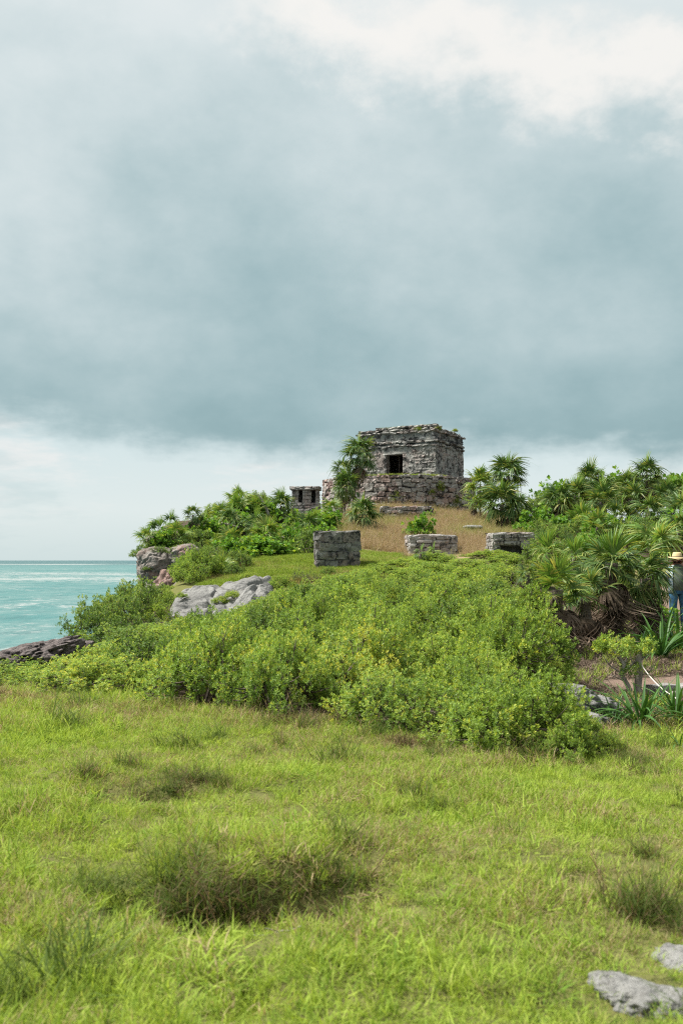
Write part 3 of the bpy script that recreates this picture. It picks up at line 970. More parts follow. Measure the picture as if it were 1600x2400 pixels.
def build_temple():
    WT = 0.55
    H = 1.95
    dx0, dx1, dh = -3.32, -2.14, 1.50           # doorway
    fw = core_box('front_wall', temple, MAT['temple_stone'], -TW_, dx0, 0, WT, -0.05, H, 1, .09, .035)
    w2 = core_box('front_wall', temple, MAT['temple_stone'], dx1, 0, 0, WT, -0.05, H, 2, .09, .035)
    core_box('lintel', temple, MAT['temple_stone'], dx0 - .003, dx1 + .003, 0.01, WT, dh, H, 3, .09, .03)
    sw_ = core_box('side_wall', temple, MAT['temple_stone'], -WT, 0.002, WT + .003, TD - WT, -0.05, H, 4, .09, .035)
    core_box('side_wall', temple, MAT['temple_stone'], -TW_, -TW_ + WT, WT + .003, TD - WT, -0.05, H, 5, .12, .04)
    core_box('back_wall', temple, MAT['temple_stone'], -TW_, 0, TD - WT + .003, TD, -0.05, H, 6, .12, .04)
    up = core_box('upper_wall', temple, MAT['temple_stone'], -TW_ + .06, -.06, 0.06, TD - .06, H + .003, 2.93, 7, .12, .04)
    # doorway jambs and beam as cut stones
    j1 = mesh_obj('lintel_beam', ST['temple'][2], temple, ((dx0 + dx1) / 2, .12, dh + .09), (0, 0, 0), (dx1 - dx0 + .5, .34, .19))
    for jx in (dx0 - .07, dx1 + .07):
        for k in range(4):
            mesh_obj('jamb_stone', ST['temple'][k], temple, (jx, .15, .18 + .38 * k), (0, 0, R(RNG.normal(0, 2))), (.20, .40, .38))
    sk = lambda u, w, z, h: (dx0 - .16 + TW_ < u + w / 2 and u - w / 2 < dx1 + .16 + TW_ and z < dh + .2)
    lay(fw, 'temple', lambda u, z: (-TW_ + u, 0, -math.pi / 2), TW_, 0.0, H, (.13, .24), (.20, .42), .22, (.0, .05), skip=sk, dens=.8, jz=.02, rollj=6)
    lay(sw_, 'temple', lambda u, z: (0, u, 0), TD, 0.0, H, (.13, .24), (.20, .42), .22, (.0, .05), dens=.85, jz=.02, rollj=6)
    # projecting mouldings: two below, one above the frieze
    for z0, z1, pr, nm in ((H, H + .13, .12, 'lower_moulding'), (H + .22, H + .37, .15, 'middle_moulding'), (2.76, 2.89, .14, 'upper_moulding')):
        mo = part(nm, temple)
        for surf, U in ((lambda u, z: (-TW_ + u, 0, -math.pi / 2), TW_ + .1), (lambda u, z: (0, u, 0), TD)):
            lay(mo, 'temple', surf, U, z0, z1, (.12, .17), (.26, .55), .34, (pr - .06, pr + .03), jz=.02, rollj=2.2, name='slab', gap=.008)
        lay(mo, 'temple', lambda u, z: (-TW_, TD - u, math.pi), TD, z0, z1, (.12, .17), (.4, .7), .34, (pr - .03, pr + .02), jz=.01, rollj=2, name='slab')
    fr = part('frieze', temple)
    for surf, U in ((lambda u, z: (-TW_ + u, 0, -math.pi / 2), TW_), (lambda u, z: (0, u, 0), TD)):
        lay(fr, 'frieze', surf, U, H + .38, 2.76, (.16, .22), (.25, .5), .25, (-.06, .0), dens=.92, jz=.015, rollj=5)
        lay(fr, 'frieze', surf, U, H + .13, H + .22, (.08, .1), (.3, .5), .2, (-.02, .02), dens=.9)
    # parapet, broken down toward the left end
    tp = lambda u: 2.90 + .34 * min(1, max(.0, (u - .1) / 2.2)) + .06 * math.sin(u * 5.1)
    pa = part('parapet', temple)
    lay(pa, 'temple', lambda u, z: (-TW_ + u, 0, -math.pi / 2), TW_ + .05, 2.90, 3.22, (.12, .17), (.25, .55), .45, (.0, .07), top=tp, jz=.015, rollj=4)
    lay(pa, 'temple', lambda u, z: (0, u, 0), TD, 2.90, 3.2, (.12, .17), (.25, .5), .45, (.0, .06), jz=.02, rollj=5, top=lambda u: 3.17 - .05 * u)
    lay(pa, 'temple', lambda u, z: (-TW_, TD - u, math.pi), TD, 2.90, 3.04, (.12, .17), (.3, .6), .45, (.0, .06), jz=.02, rollj=5)
    core_box('roof', temple, MAT['mortar'], -TW_ + .3, -.3, .3, TD - .3, 2.94, 3.10, 9, .2, .06)
    post = tubes([(((-2.62, .45, 0), (-2.60, .45, 1.45)), (.022, .02))], 6)
    mesh_obj('wooden_post', mesh_np('wooden_post', *post, MAT['bark']), temple)
    mesh_obj('floor_slab', ST['temple'][1], temple, (-2.6, 2.2, -.06), (0, 0, 0), (4.2, 3.6, .12))


build_temple()
PC, PR = (3.62, 63.2), 4.75


def build_platform():
    root = empty('platform', (PC[0], PC[1], 3.9))
    tag(root, 'round rubble stone platform under the temple, mottled with moss', 'platform')
    # solid core, slightly battered
    n, rows = 72, 14
    top = TZ - 3.9
    V = []
    for k in range(rows + 1):
        zz = -0.6 + (top + .6) * k / rows
        for i in range(n):
            a = 2 * math.pi * i / n
            r = PR - .10 + .12 * (1 - k / rows)
            V.append((r * math.cos(a), r * math.sin(a), zz))
    V = np.array(V)
    d = fbm(V * 2.1, 4, 61)
    V[:, :2] *= (1 + d[:, None] * .012)
    V = np.concatenate((V, ((0, 0, top + .02),)))
    i = np.arange(rows)[:, None] * n + np.arange(n)[None]
    j = np.arange(rows)[:, None] * n + (np.arange(n)[None] + 1) % n
    F4 = np.stack((i, j, j + n, i + n), -1).reshape(-1, 4)
    a = np.arange(n) + rows * n
    F3 = np.stack((a, np.roll(a, -1), np.full(n, len(V) - 1)), -1)
    wall = mesh_obj('rubble_wall', mesh_np('rubble_wall', V, [F4, F3], MAT['mortar'], True), root)
    a0 = R(-186)

    def surf(u, z):
        an = a0 + u / PR
        r = PR + .10 * (1 - z / top)
        return r * math.cos(an), r * math.sin(an), an

    U = PR * R(192)
    tp = lambda u: top - (.28 if 5.3 < u < 6.1 else 0) - (.06 if u < 5.3 else 0)
    lay(wall, 'stone', surf, U, 0.0, top + .03, (.24, .38), (.38, .70), .34, (.0, .07), jz=.03, dens=.95, rollj=6, top=tp, gap=.02)
    # small rubble in the joints
    Vs, Fs, off = [], [], 0
    base = ST['stone'][0]
    bv = np.array([v.co[:] for v in base.vertices])
    bf = np.array([p.vertices[:] for p in base.polygons])
    for k in range(700):
        u, z = RNG.uniform(0, U), RNG.uniform(0, top)
        x, y, an = surf(u, z)
        e = Euler((RNG.uniform(0, 6), RNG.uniform(0, 6), an)).to_matrix()
        s = RNG.uniform(.05, .14)
        Vs.append((bv * s * RNG.uniform(.7, 1.3, 3)) @ np.array(e).T + (x, y, z))
        Fs.append(bf + off)
        off += len(bv)
    o = mesh_obj('infill_rubble', mesh_np('infill_rubble', np.concatenate(Vs), np.concatenate(Fs), MAT['stone']), root)
    o['kind'] = 'stuff'


build_platform()


def block(name, px, py_base, Y, w, d, h, rz, kind, mat, label, ch, sw, cat='altar', proud=(0, .04), top=None, dens=1.0, seed=0, skip=None, cap=None):
    b = P(px, py_base, Y)
    root = empty(name, (b[0], b[1], b[2] - .05), R(rz))
    tag(root, label, cat)
    c = core_box('core', root, mat, -w / 2 + .03, w / 2 - .03, .03, d - .03, -.25, h - .03, seed, .08, .02)
    lay(root, kind, lambda u, z: (-w / 2 + u, 0, -math.pi / 2), w, 0, h, ch, sw, .22, proud, jz=.008, top=top, dens=dens, rollj=2, skip=skip)
    lay(root, kind, lambda u, z: (w / 2, u, 0), d, 0, h, ch, sw, .22, proud, jz=.008, dens=dens, rollj=2)
    lay(root, kind, lambda u, z: (-w / 2, d - u, math.pi), d, 0, h, ch, sw, .22, proud, jz=.008, dens=dens, rollj=2)
    if cap:
        nx_, ny_ = max(2, int(w / .34)), max(2, int(d / .36))
        for a in range(nx_):
            for q in range(ny_):
                mesh_obj('cap_stone', ST[kind][RNG.integers(8)], root, (-w / 2 + (a + .5) * w / nx_, (q + .5) * d / ny_, h - .01 + RNG.normal(0, .008)),
                         (R(RNG.normal(0, 2)), R(RNG.normal(0, 2)), R(RNG.normal(0, 5))), (w / nx_ * 1.02, d / ny_ * 1.02, cap))
    return root


block('altar', 793, 1331, 30.0, 1.30, 1.0, 1.14, 7, 'altar', MAT['altar_stone'], 'square dark grey stone altar block standing on the green lawn', (.22, .34), (.34, .62), seed=11, cap=.07, proud=(.0, .04))
block('altar', 1016, 1304, 36.0, 1.72, 1.1, .80, 6, 'slab', MAT['mortar'], 'low coursed grey altar at the foot of the dry grass slope', (.11, .2), (.34, .66), seed=12, cap=.08)


def slab_altar():
    w, d, h = 1.36, 1.0, .74
    b = P(1203, 1300, 33.0)
    root = empty('altar', (b[0], b[1], b[2] - .05), R(4))
    tag(root, 'low altar of stacked flat slabs with a small niche beneath', 'altar')
    op = lambda u, wd, z, hh: abs(u - .76) < .2 + wd / 2 - .06 and z < .30
    core_box('core', root, MAT['mortar'], -w / 2 + .04, w / 2 - .04, .45, d - .03, -.25, h - .03, 13, .08, .02)
    core_box('core', root, MAT['mortar'], -w / 2 + .04, w / 2 - .04, .05, .44, .34, h - .03, 14, .08, .02)
    lay(root, 'slab', lambda u, z: (-w / 2 + u, 0, -math.pi / 2), w, 0, h, (.09, .15), (.3, .6), .26, (.0, .06), skip=op, jz=.008, rollj=2, name='slab')
    lay(root, 'slab', lambda u, z: (w / 2, u, 0), d, 0, h, (.09, .15), (.3, .6), .26, (.0, .05), rollj=2, name='slab')
    lay(root, 'slab', lambda u, z: (-w / 2, d - u, math.pi), d, 0, h, (.09, .15), (.3, .6), .26, (.0, .05), rollj=2, name='slab')
    for a in range(3):
        for q in range(2):
            mesh_obj('cap_slab', ST['slab'][RNG.integers(8)], root, (-w / 2 + (a + .5) * w / 3, (q + .5) * d / 2, h + .0), (R(RNG.normal(0, 2)), R(RNG.normal(0, 2)), R(RNG.normal(0, 6))), (w / 3 * 1.1, d / 2 * 1.1, .09))


slab_altar()


def shrine():
    b = P(714, 1200, 55.0)
    root = empty('shrine', tuple(b), R(-4))
    tag(root, 'tiny roofed stone shrine with two openings on the ridge above palms', 'shrine')
    w, d = 1.52, 1.2
    # stepped base
    bs = core_box('base', root, MAT['mortar'], -.78, .78, .0, d, -.3, .50, 15, .1, .03)
    lay(bs, 'slab', lambda u, z: (-.78 + u, 0, -math.pi / 2), 1.56, -.1, .52, (.10, .18), (.25, .5), .25, (.0, .07), rollj=4)
    lay(bs, 'slab', lambda u, z: (.78, u, 0), d, -.1, .52, (.10, .18), (.25, .5), .25, (.0, .05), rollj=4)
    # wall with two openings
    for x0, x1 in ((-.72, -.36), (-.12, .36), (.60, .72)):
        wl = core_box('pier', root, MAT['mortar'], x0, x1, .06, .5, .5, 1.22, 16, .08, .02)
        lay(wl, 'slab', lambda u, z, x0=x0: (x0 + u, .05, -math.pi / 2), x1 - x0, .5, 1.24, (.12, .22), (.16, .3), .2, (.0, .04), rollj=4)
    core_box('back_wall', root, MAT['mortar'], -.72, .72, .7, 1.1, .5, 1.22, 17, .1, .03)
    sw_ = core_box('side_wall', root, MAT['mortar'], .64, .725, .51, 1.1, .5, 1.22, 18, .1, .02)
    lay(sw_, 'slab', lambda u, z: (.73, .05 + u, 0), 1.05, .5, 1.24, (.12, .22), (.16, .3), .15, (.0, .03), rollj=4)
    core_box('side_wall', root, MAT['mortar'], -.725, -.64, .51, 1.1, .5, 1.22, 19, .1, .02)
    for k, z in enumerate((1.27, 1.37)):
        ww = w + .10 + .06 * k
        for a in range(4):
            for q in range(3):
                mesh_obj('roof_slab', ST['slab'][RNG.integers(8)], root, (-ww / 2 + (a + .5) * ww / 4, -.06 + (q + .5) * 1.3 / 3, z + RNG.normal(0, .008)), (0, R(RNG.normal(0, 2)), R(RNG.normal(0, 4))), (ww / 4 * 1.06, .47, .10))


shrine()


def terrace_wall():
    b = P(952, 1228, 54.2)
    root = empty('terrace_wall', (b[0], b[1], b[2]), R(-3))
    tag(root, 'low dark dry-stone terrace wall below the temple platform', 'wall')
    w, h = 2.9, .92
    core_box('core', root, MAT['mortar'], -w / 2, w / 2, .05, .9, -.3, h - .05, 23, .12, .03)
    tp = lambda u: h - .25 * max(0, (.6 - u)) - .12 * max(0, u - 2.3)
    lay(root, 'stone', lambda u, z: (-w / 2 + u, 0, -math.pi / 2), w, -.1, h, (.14, .22), (.22, .5), .3, (.0, .08), top=tp, rollj=5, jz=.02)
    lay(root, 'stone', lambda u, z: (w / 2 + .9 + u * .35, .2 + u * .5, -math.pi / 3), 2.3, -.1, .35, (.14, .2), (.25, .4), .3, (.0, .08), rollj=7, jz=.03, dens=.7)
    for k in range(7):
        mesh_obj('cap_stone', ST['stone'][RNG.integers(8)], root, (-w / 2 + .3 + k * .38, .25, h + RNG.normal(0, .02)), (R(RNG.normal(0, 5)), R(RNG.normal(0, 5)), R(RNG.normal(0, 10))), (.44, .5, .12))


terrace_wall()


# ------------------------------------------------------------------ shrubs
def leaves(base, d, n, Ln, Wd, tint, wide=0.62, fold=0.0):
    """rhomb leaves: arrays of base point, direction, side normal, length, width"""
    d = unit(d)
    s = unit(np.cross(d, n))
    up = np.cross(s, d)
    V = np.stack((base, base + d * (Ln * wide)[:, None] - s * (Wd / 2)[:, None] + up * (fold * Wd)[:, None], base + d * Ln[:, None],
                  base + d * (Ln * wide)[:, None] + s * (Wd / 2)[:, None] + up * (fold * Wd)[:, None]), 1).reshape(-1, 3)
    F = np.arange(len(base) * 4).reshape(-1, 4)
    return V, F, np.repeat(tint, 4)


def shrub_mesh(name, seed, rx=0.85, hz=0.8, clusters=70, tips=40, nl=10, ll=(.023, .041), lw=.48, mat='shrub', lean=(.22, -.05), tip_r=.135, young=.25, twiggy=1.0):
    rg = np.random.default_rng(seed)
    # cluster centres over a lumpy dome
    cc = []
    for k in range(clusters):
        a = k * 2.399963 + rg.normal(0, .25)
        t = (k + .5) / clusters
        el = math.asin(1 - t * 0.98)
        rr = rg.uniform(.50, 1.04) * (1 + .16 * math.sin(3 * a + seed) + .10 * math.sin(5 * a + 2 * seed))
        cc.append((rx * rr * math.cos(el) * math.cos(a), rx * rr * math.cos(el) * math.sin(a), hz * (.10 + .86 * rg.uniform(.62, 1.12) * math.sin(el))))
    cc = np.array(cc)
    cc[:, 0] += lean[0] * cc[:, 2]
    cc[:, 1] += lean[1] * cc[:, 2]
    paths, TP, TA, TC = [], [], [], []
    nst = 7
    stem_top = []
    for k in range(nst):
        a = 2 * math.pi * k / nst + rg.normal(0, .3)
        stem_top.append((rx * .38 * math.cos(a), rx * .38 * math.sin(a), hz * rg.uniform(.3, .45)))
    stem_top = np.array(stem_top)
    for k in range(nst):
        p0 = np.array((stem_top[k, 0] * .12, stem_top[k, 1] * .12, -.12))
        mid = (p0 + stem_top[k]) / 2 + rg.normal(0, .03, 3)
        paths.append((np.array((p0, mid, stem_top[k])), (.022, .018, .014)))
    for c in cc:
        k = np.argmin(((stem_top - c) ** 2).sum(1))
        s0 = stem_top[k]
        m1 = s0 * .5 + c * .5 + np.array((0, 0, -.05)) + rg.normal(0, .02, 3)
        paths.append((np.array((s0, m1, c)), (.012, .008, .005)))
        out = unit(c * np.array((1, 1, 1.1)) + np.array((lean[0] * .6, 0, .25)))
        q = rg.normal(0, 1, (tips, 3))
        q = unit(q) * (rg.random((tips, 1)) ** .33) * tip_r
        q = q + out * (np.abs(q @ out)[:, None] * .35)
        q[:, 2] *= 1.5
        tp = c + q
        tp = tp[tp[:, 2] > 0.03]
        TP.append(tp)
        TC.append(np.full(len(tp), rg.normal(0, .13)))
        TA.append(unit(unit(tp - c) * .7 + out * .7 + np.array((.1, 0, .55)) + rg.normal(0, .22, tp.shape)))
        for j in range(int(5 * twiggy)):
            if j < len(tp):
                paths.append((np.array((c * .85 + s0 * .15, c * .45 + tp[j] * .55, tp[j])), (.0045, .0035, .0022)))
    TP, TA, TC = np.concatenate(TP), np.concatenate(TA), np.concatenate(TC)
    n = len(TP)
    ref = unit(rg.normal(0, 1, (n, 3)))
    a1 = unit(np.cross(TA, ref))
    a2 = np.cross(TA, a1)
    k = np.arange(nl)
    az = k * 2.399963
    inc = np.radians(np.linspace(18, 82, nl))
    ca, sa = np.cos(az), np.sin(az)
    D = TA[:, None] * np.cos(inc)[None, :, None] + (a1[:, None] * ca[None, :, None] + a2[:, None] * sa[None, :, None]) * np.sin(inc)[None, :, None]
    D = D + rg.normal(0, .12, D.shape)
    B = TP[:, None] - TA[:, None] * (np.linspace(0, .028, nl))[None, :, None] + D * .004
    NN = TA[:, None] + rg.normal(0, .3, D.shape)
    m = n * nl
    Ln = rg.uniform(ll[0], ll[1], m)
    # young yellowish leaves at the growing tips of some twigs, older ones behind
    yt = (rg.random(n) < young) * rg.uniform(.25, .6, n)
    tint = np.clip(.42 + TC[:, None] + rg.normal(0, .13, (n, nl)) + yt[:, None] * np.linspace(1, .3, nl)[None] - .12 * np.linspace(0, 1, nl)[None], 0, 1).ravel()
    V, F, T = leaves(B.reshape(-1, 3), D.reshape(-1, 3), NN.reshape(-1, 3), Ln, Ln * lw, tint)
    fol = mesh_np(name + '_foliage', V, F, MAT[mat], False, dict(tint=T))
    V2, F2 = tubes(paths, 4)
    stem = mesh_np(name + '_stem', V2, F2, MAT['bark'], True)
    return fol, stem


SH = {
    'green': [shrub_mesh('shrub_green', 100 + i, mat='shrub', young=.16) for i in range(3)],
    'yellow': [shrub_mesh('shrub_yellow', 200 + i, mat='shrub_yellow', young=.36) for i in range(2)],
    'olive': [shrub_mesh('shrub_olive', 300 + i, mat='shrub_olive', young=.2, tips=20, clusters=50, ll=(.034, .058), lw=.5, tip_r=.135) for i in range(2)],
    'grey': [shrub_mesh('shrub_grey', 400, mat='shrub_grey', young=.1, tips=22, clusters=44, lw=.35)],
    'round': [shrub_mesh('shrub_round', 500 + i, mat='round_leaf', young=.3, tips=11, clusters=26, nl=6, ll=(.11, .17), lw=.85, tip_r=.26, twiggy=.6) for i in range(2)],
    'wind': [shrub_mesh('shrub_wind', 600 + i, mat='shrub', young=.22, lean=(.6, -.1), tip_r=.12) for i in range(2)],
    'twiggy': [shrub_mesh('shrub_twiggy', 700, mat='shrub_olive', young=.1, tips=12, clusters=26, nl=5, ll=(.025, .04), twiggy=2.4)],
}
SHRUB_XYR = []


def shrub(kind, x, y, s, label, group=None, hs=1.0, dz=0.0, var=None, rz=None, name='shrub', cat='shrub'):
    v = SH[kind]
    fol, stem = v[(var if var is not None else int(RNG.integers(len(v)))) % len(v)]
    root = empty(name, (x, y, gz(x, y) + dz), RNG.uniform(0, 6.28) if rz is None else rz)
    root.scale = (s, s, s * hs)
    tag(root, label, cat, group)
    mesh_obj('foliage', fol, root)
    mesh_obj('stem', stem, root)
    SHRUB_XYR.append((x, y, s * .7))
    return root


def thicket():
    rg = np.random.default_rng(77)
    pts = []
    cand = 0
    while cand < 9000:
        cand += 1
        y = rg.uniform(7.9, 34)
        x = rg.uniform(-5.4, 5.2)
        f = np.interp(x, FRONT[:, 0], FRONT[:, 1]) + .62
        if y < f:
            continue
        e = np.interp(y, EDGE_Y, EDGE_X)
        if x < e + .35:
            continue
        xr = np.interp(y, (8, 10, 12, 15, 20, 26, 30), (1.35, 1.55, 1.85, 2.35, 3.0, 4.2, 5.0))
        if x > xr:
            continue
        px = 800 + x / y * FPX
        yb = np.interp(px, (0, 330, 390, 640, 700, 860, 915, 945, 1250), (16.5, 22, 22.6, 22.6, 25.2, 26.5, 30, 34, 31.8))
        if y > yb:
            continue
        sp = np.interp(y, (8, 12, 18, 30), (.78, .92, 1.12, 1.35))
        if all((x - a) ** 2 + (y - b) ** 2 > (sp * .5 * (1 + c)) ** 2 for a, b, c in pts):
            pts.append((x, y, 1.0))
    COLS = ((-999, 130, 'above the dark shore ledge'), (130, 390, 'in line below the overhanging boulder'), (390, 520, 'in line below the left half of the grey slab'), (520, 650, 'in line below the right half of the grey slab'),
            (650, 745, 'in line below the tiny shrine'), (745, 800, 'in line below the left half of the square altar'), (800, 855, 'in line below the right half of the square altar'), (855, 955, 'in line below the temple doorway'),
            (955, 1020, 'in line below the middle altar left half'), (1020, 1085, 'in line below the middle altar right half'), (1085, 1155, 'in line below the gap between the two low altars'), (1155, 1999, 'in line below the slab altar'))
    ORD = ('nearest the meadow', 'second from the meadow', 'third from the meadow', 'fourth from the meadow', 'fifth from the meadow', 'sixth from the meadow', 'seventh from the meadow', 'eighth from the meadow', 'ninth from the meadow', 'tenth from the meadow', 'eleventh from the meadow', 'twelfth from the meadow')
    rank = {}
    for x, y, _ in sorted(pts, key=lambda q: q[1]):
        f = np.interp(x, FRONT[:, 0], FRONT[:, 1])
        px = 800 + x / y * FPX
        edge_h = np.interp(px, (-200, 60, 250, 420, 1500), (.52, .55, .78, 1.0, 1.0))
        front_d = y - f
        s = np.interp(y, (8, 14, 24, 30), (.76, .86, .95, .95)) * rg.uniform(.85, 1.15)
        hs = edge_h * rg.uniform(.80, 1.35)
        # canopy ceiling: the far view over the thicket stays open
        top = np.interp(y, (8, 10.2, 13, 16, 20, 25, 28, 31, 34), (.74, .84, .92, 1.02, 1.18, 1.42, 1.6, 1.8, 1.9))
        if y > 15:
            top = min(top, EYE - (np.interp(px, (300, 380, 400, 560, 640, 720, 760, 860, 910, 950, 1090, 1140), (1470, 1462, 1452, 1432, 1395, 1372, 1350, 1340, 1316, 1312, 1310, 1296)) - 1313) / FPX * (y - .3))
        if px < 260:
            top = min(top, EYE - (np.interp(px, (-100, 0, 180, 260), (1562, 1556, 1520, 1480)) - 1313) / FPX * (y - .3))
        if px > 1130 and 11 < y < 18:
            top += .16
        hmax = top - gz(x, y)
        hs = min(hs, max(.30, hmax / (.90 * s))) * rg.choice((.92, .97, 1.0, 1.04))
        ci = next(i for i, c in enumerate(COLS) if c[0] <= px < c[1])
        k = rank[ci] = rank.get(ci, -1) + 1
        where = f'{COLS[ci][2]}, {ORD[min(k, 11)]}'
        if front_d < 2.2 and -2.6 < x < 1.3:
            kind, lab = 'yellow', 'yellow-tipped shrub '
        elif px < 330:
            kind, lab = ('olive', 'dark olive shrub ') if y > 15.5 else ('yellow', 'low yellowish shrub ')
        elif y < 24 and rg.random() < .12:
            kind, lab = 'olive', 'olive shrub '
        else:
            kind, lab = 'green', 'green shrub '
        shrub(kind, x, y, s, lab + where, 'shrubs of the wide thicket', hs, rz=rg.normal(0, .7) + (0 if rg.random() < .6 else math.pi * rg.uniform(-1, 1)))


thicket()
# individual shrubs one can point at
shrub('wind', 1.45, 8.85, .78, 'wind-swept shrub with bare dark stems at the thicket tip near the right rocks', hs=.95, var=0, rz=0)
shrub('wind', 2.0, 13.2, 1.0, 'tall dome of green shrub leaning right in front of the brown palm trunks', hs=1.15, var=1, rz=.2)
shrub('wind', 2.65, 16.5, .95, 'green shrub rising behind the leaning dome against the palm trunks', hs=1.2, var=0, rz=-.2)
b = P(470, 1372, 29.3)
shrub('green', b[0], b[1], .85, 'round green shrub right of the pink boulder above the slab', hs=1.15)
b = P(425, 1360, 31.2)
shrub('green', b[0], b[1], .8, 'green shrub hiding the gap below the pink boulder', hs=1.1, dz=b[2] - gz(b[0], b[1]) - .25)
b = P(500, 1345, 31.5)
shrub('green', b[0], b[1], .7, 'green shrub between the pink boulder and the low spiky palm', hs=1.0, dz=b[2] - gz(b[0], b[1]) - .2)
b = P(440, 1385, 28.2)
shrub('green', b[0], b[1], .6, 'small bright shrub at the left top of the grey slab', hs=1.1)
for px, py, Y, s_, hs_, kd, lb in ((655, 1418, 24.2, .62, .9, 'green', 'green shrub closing off the right end of the grey slab'), (655, 1372, 26.2, .5, .8, 'green', 'small green shrub where the slab meets the lawn'),
                              (398, 1420, 26.4, .5, 1.0, 'green', 'green shrub squeezed between rock pillar and slab'), (375, 1412, 27.6, .5, 1.0, 'olive', 'olive shrub at the foot of the rock pillar'), (405, 1395, 28.0, .45, .9, 'green', 'small green shrub above the left tip of the slab'),
                              (366, 1448, 23.4, .55, .9, 'green', 'green shrub left of the low grey rock under the pillar'), (392, 1402, 26.9, .42, .9, 'yellow', 'yellowish shrub tucked against the left tip of the slab')):
    b = P(px, py, Y)
    shrub(kd, b[0], b[1], s_, lb, hs=hs_, dz=b[2] - gz(b[0], b[1]) - .25 * s_)
for px, py, Y, s_, kd, lb in ((488, 1352, 30, .6, 'green', 'green shrub above the middle of the slab'), (545, 1347, 29.4, .45, 'olive', 'olive shrub right of the low spiky palm on the lawn edge'), (705, 1352, 27.5, .42, 'twiggy', 'brown twiggy shrub on the eroded lawn edge'),
                            (735, 1356, 27.2, .38, 'twiggy', 'bare brown shrub below the left corner of the square altar'), (770, 1345, 28.4, .3, 'olive', 'tiny dark shrub in the grass just before the square altar')):
    b = P(px, py, Y)
    shrub(kd, b[0], b[1], s_, lb, hs=.9)
b = P(555, 1335, 31)
shrub('olive', b[0], b[1], .6, 'small olive shrub beside the low palm above the slab', hs=1.0)
b = P(640, 1320, 33.5)
shrub('round', b[0], b[1], 1.0, 'low bright leafy shrub bordering the lawn left of the square altar', hs=.55)
b = P(612, 1322, 33.8)
shrub('round', b[0], b[1], .7, 'leafy shrub with pale leaves at the foot of the palm thicket', hs=.9)
b = P(725, 1312, 34.2)
shrub('olive', b[0], b[1], .95, 'dark green shrub just behind the left side of the square altar', hs=1.1)
for px, py, Y, s, lb in ((255, 1475, 20.8, .75, 'dark shrub lowest on the shore slope left of the rock pillar'),
                         (300, 1450, 23.5, .85, 'dark upright shrub midway up the shore slope'), (335, 1430, 26.5, .85, 'dark shrub just under the overhanging boulder'),
                         (290, 1475, 22.0, .8, 'dark shrub between the shore slope and the thicket'), (215, 1500, 18.8, .7, 'dark olive shrub near the small shore rock'),
                         (372, 1430, 28.0, .6, 'narrow shrub against the brown rock pillar')):
    b = P(px, py, Y)
    shrub('olive', b[0], b[1], s, lb, hs=1.1, dz=max(-.3, b[2] - gz(b[0], b[1])))
for px, py, Y, s, lb in ((385, 1463, 22.2, .55, 'silvery green low shrub in front of the grey slab'), (345, 1478, 21, .5, 'silvery cushion shrub left of the low grey rock')):
    b = P(px, py, Y)
    shrub('grey', b[0], b[1], s, lb, hs=.7)
for px, Y, s, lb in ((640, 23.2, .55, 'bare twiggy shrub below the lawn edge'), (500, 31.5, .8, 'bare twiggy bush above the pink boulder'), (1185, 24.5, .75, 'brownish twiggy shrub under the slab altar'),
                     (715, 23.6, .5, 'small leafless bush under the square altar'), (1150, 23.0, .5, 'small brown twiggy shrub left of the low palms')):
    x = (px - 800) / FPX * Y
    shrub('twiggy', x, Y, s, lb, hs=.8)
# small leafy sapling on the dry slope
b = P(985, 1270, 40.5)
shrub('round', b[0], b[1], .75, 'leafy sapling with big round leaves growing on the dry slope', hs=1.25, var=0, name='sapling', cat='sapling')
for px, py, Y, s, hs, lb in ((1008, 1214, 53.6, .45, 1.2, 'small green weed at the right end of the terrace wall'), (1000, 1040, 0, 0, 0, '')):
    if s:
        b = P(px, py, Y)
        shrub('round', b[0], b[1], s, lb, hs=hs)
# broad-leaved bushes between the palms
BR = [(520, 1250, 40, .9, 'left of the ridge hump'), (575, 1245, 40.5, 1.0, 'under the topmost ridge palm'), (625, 1262, 38, .8, 'behind the crooked pale branch'), (690, 1258, 41, .8, 'below the tiny shrine'),
      (735, 1252, 43, .8, 'above the square altar left corner'), (770, 1235, 44, .9, 'above the middle of the square altar'), (700, 1290, 36.5, .9, 'left of the square altar at lawn level'), (655, 1225, 44, .9, 'right of the bare dead stem'),
      (760, 1275, 38, .8, 'tucked right behind the square altar'), (450, 1262, 38, .7, 'beside the spindly palm trunk'), (400, 1292, 36, .55, 'between the boulder palms'), (1255, 1235, 46, 1.1, 'right of the drooping palm by the slab altar'),
      (1290, 1215, 49, 1.2, 'at the left foot of the hilltop grove'), (1330, 1250, 43, 1.1, 'before the second palm of the hilltop grove'), (1400, 1245, 43, 1.1, 'before the middle of the hilltop grove'), (1560, 1165, 54, 1.6, 'showing above the grove right of its tallest palm'),
      (1590, 1150, 54, 1.5, 'at the right edge of the skyline'), (1480, 1260, 41, 1.1, 'low under the tallest grove palm'), (1230, 1255, 43, .8, 'behind the right end of the slab altar'), (692, 1222, 48, .6, 'at the base of the tiny shrine'),
      (752, 1218, 49, .7, 'between tiny shrine and platform'), (1550, 1250, 42, 1.2, 'above the straw hat of the man')]
for px, py, Y, s, lb in BR:
    b = P(px, py, Y)
    g = gz(b[0], b[1])
    shrub('round', b[0], b[1], s, 'bright broad-leaved bush ' + lb, 'broad-leaved bushes between the palms', hs=1.0, dz=max(-.2, min(1.2, b[2] - g - .35 * s)))
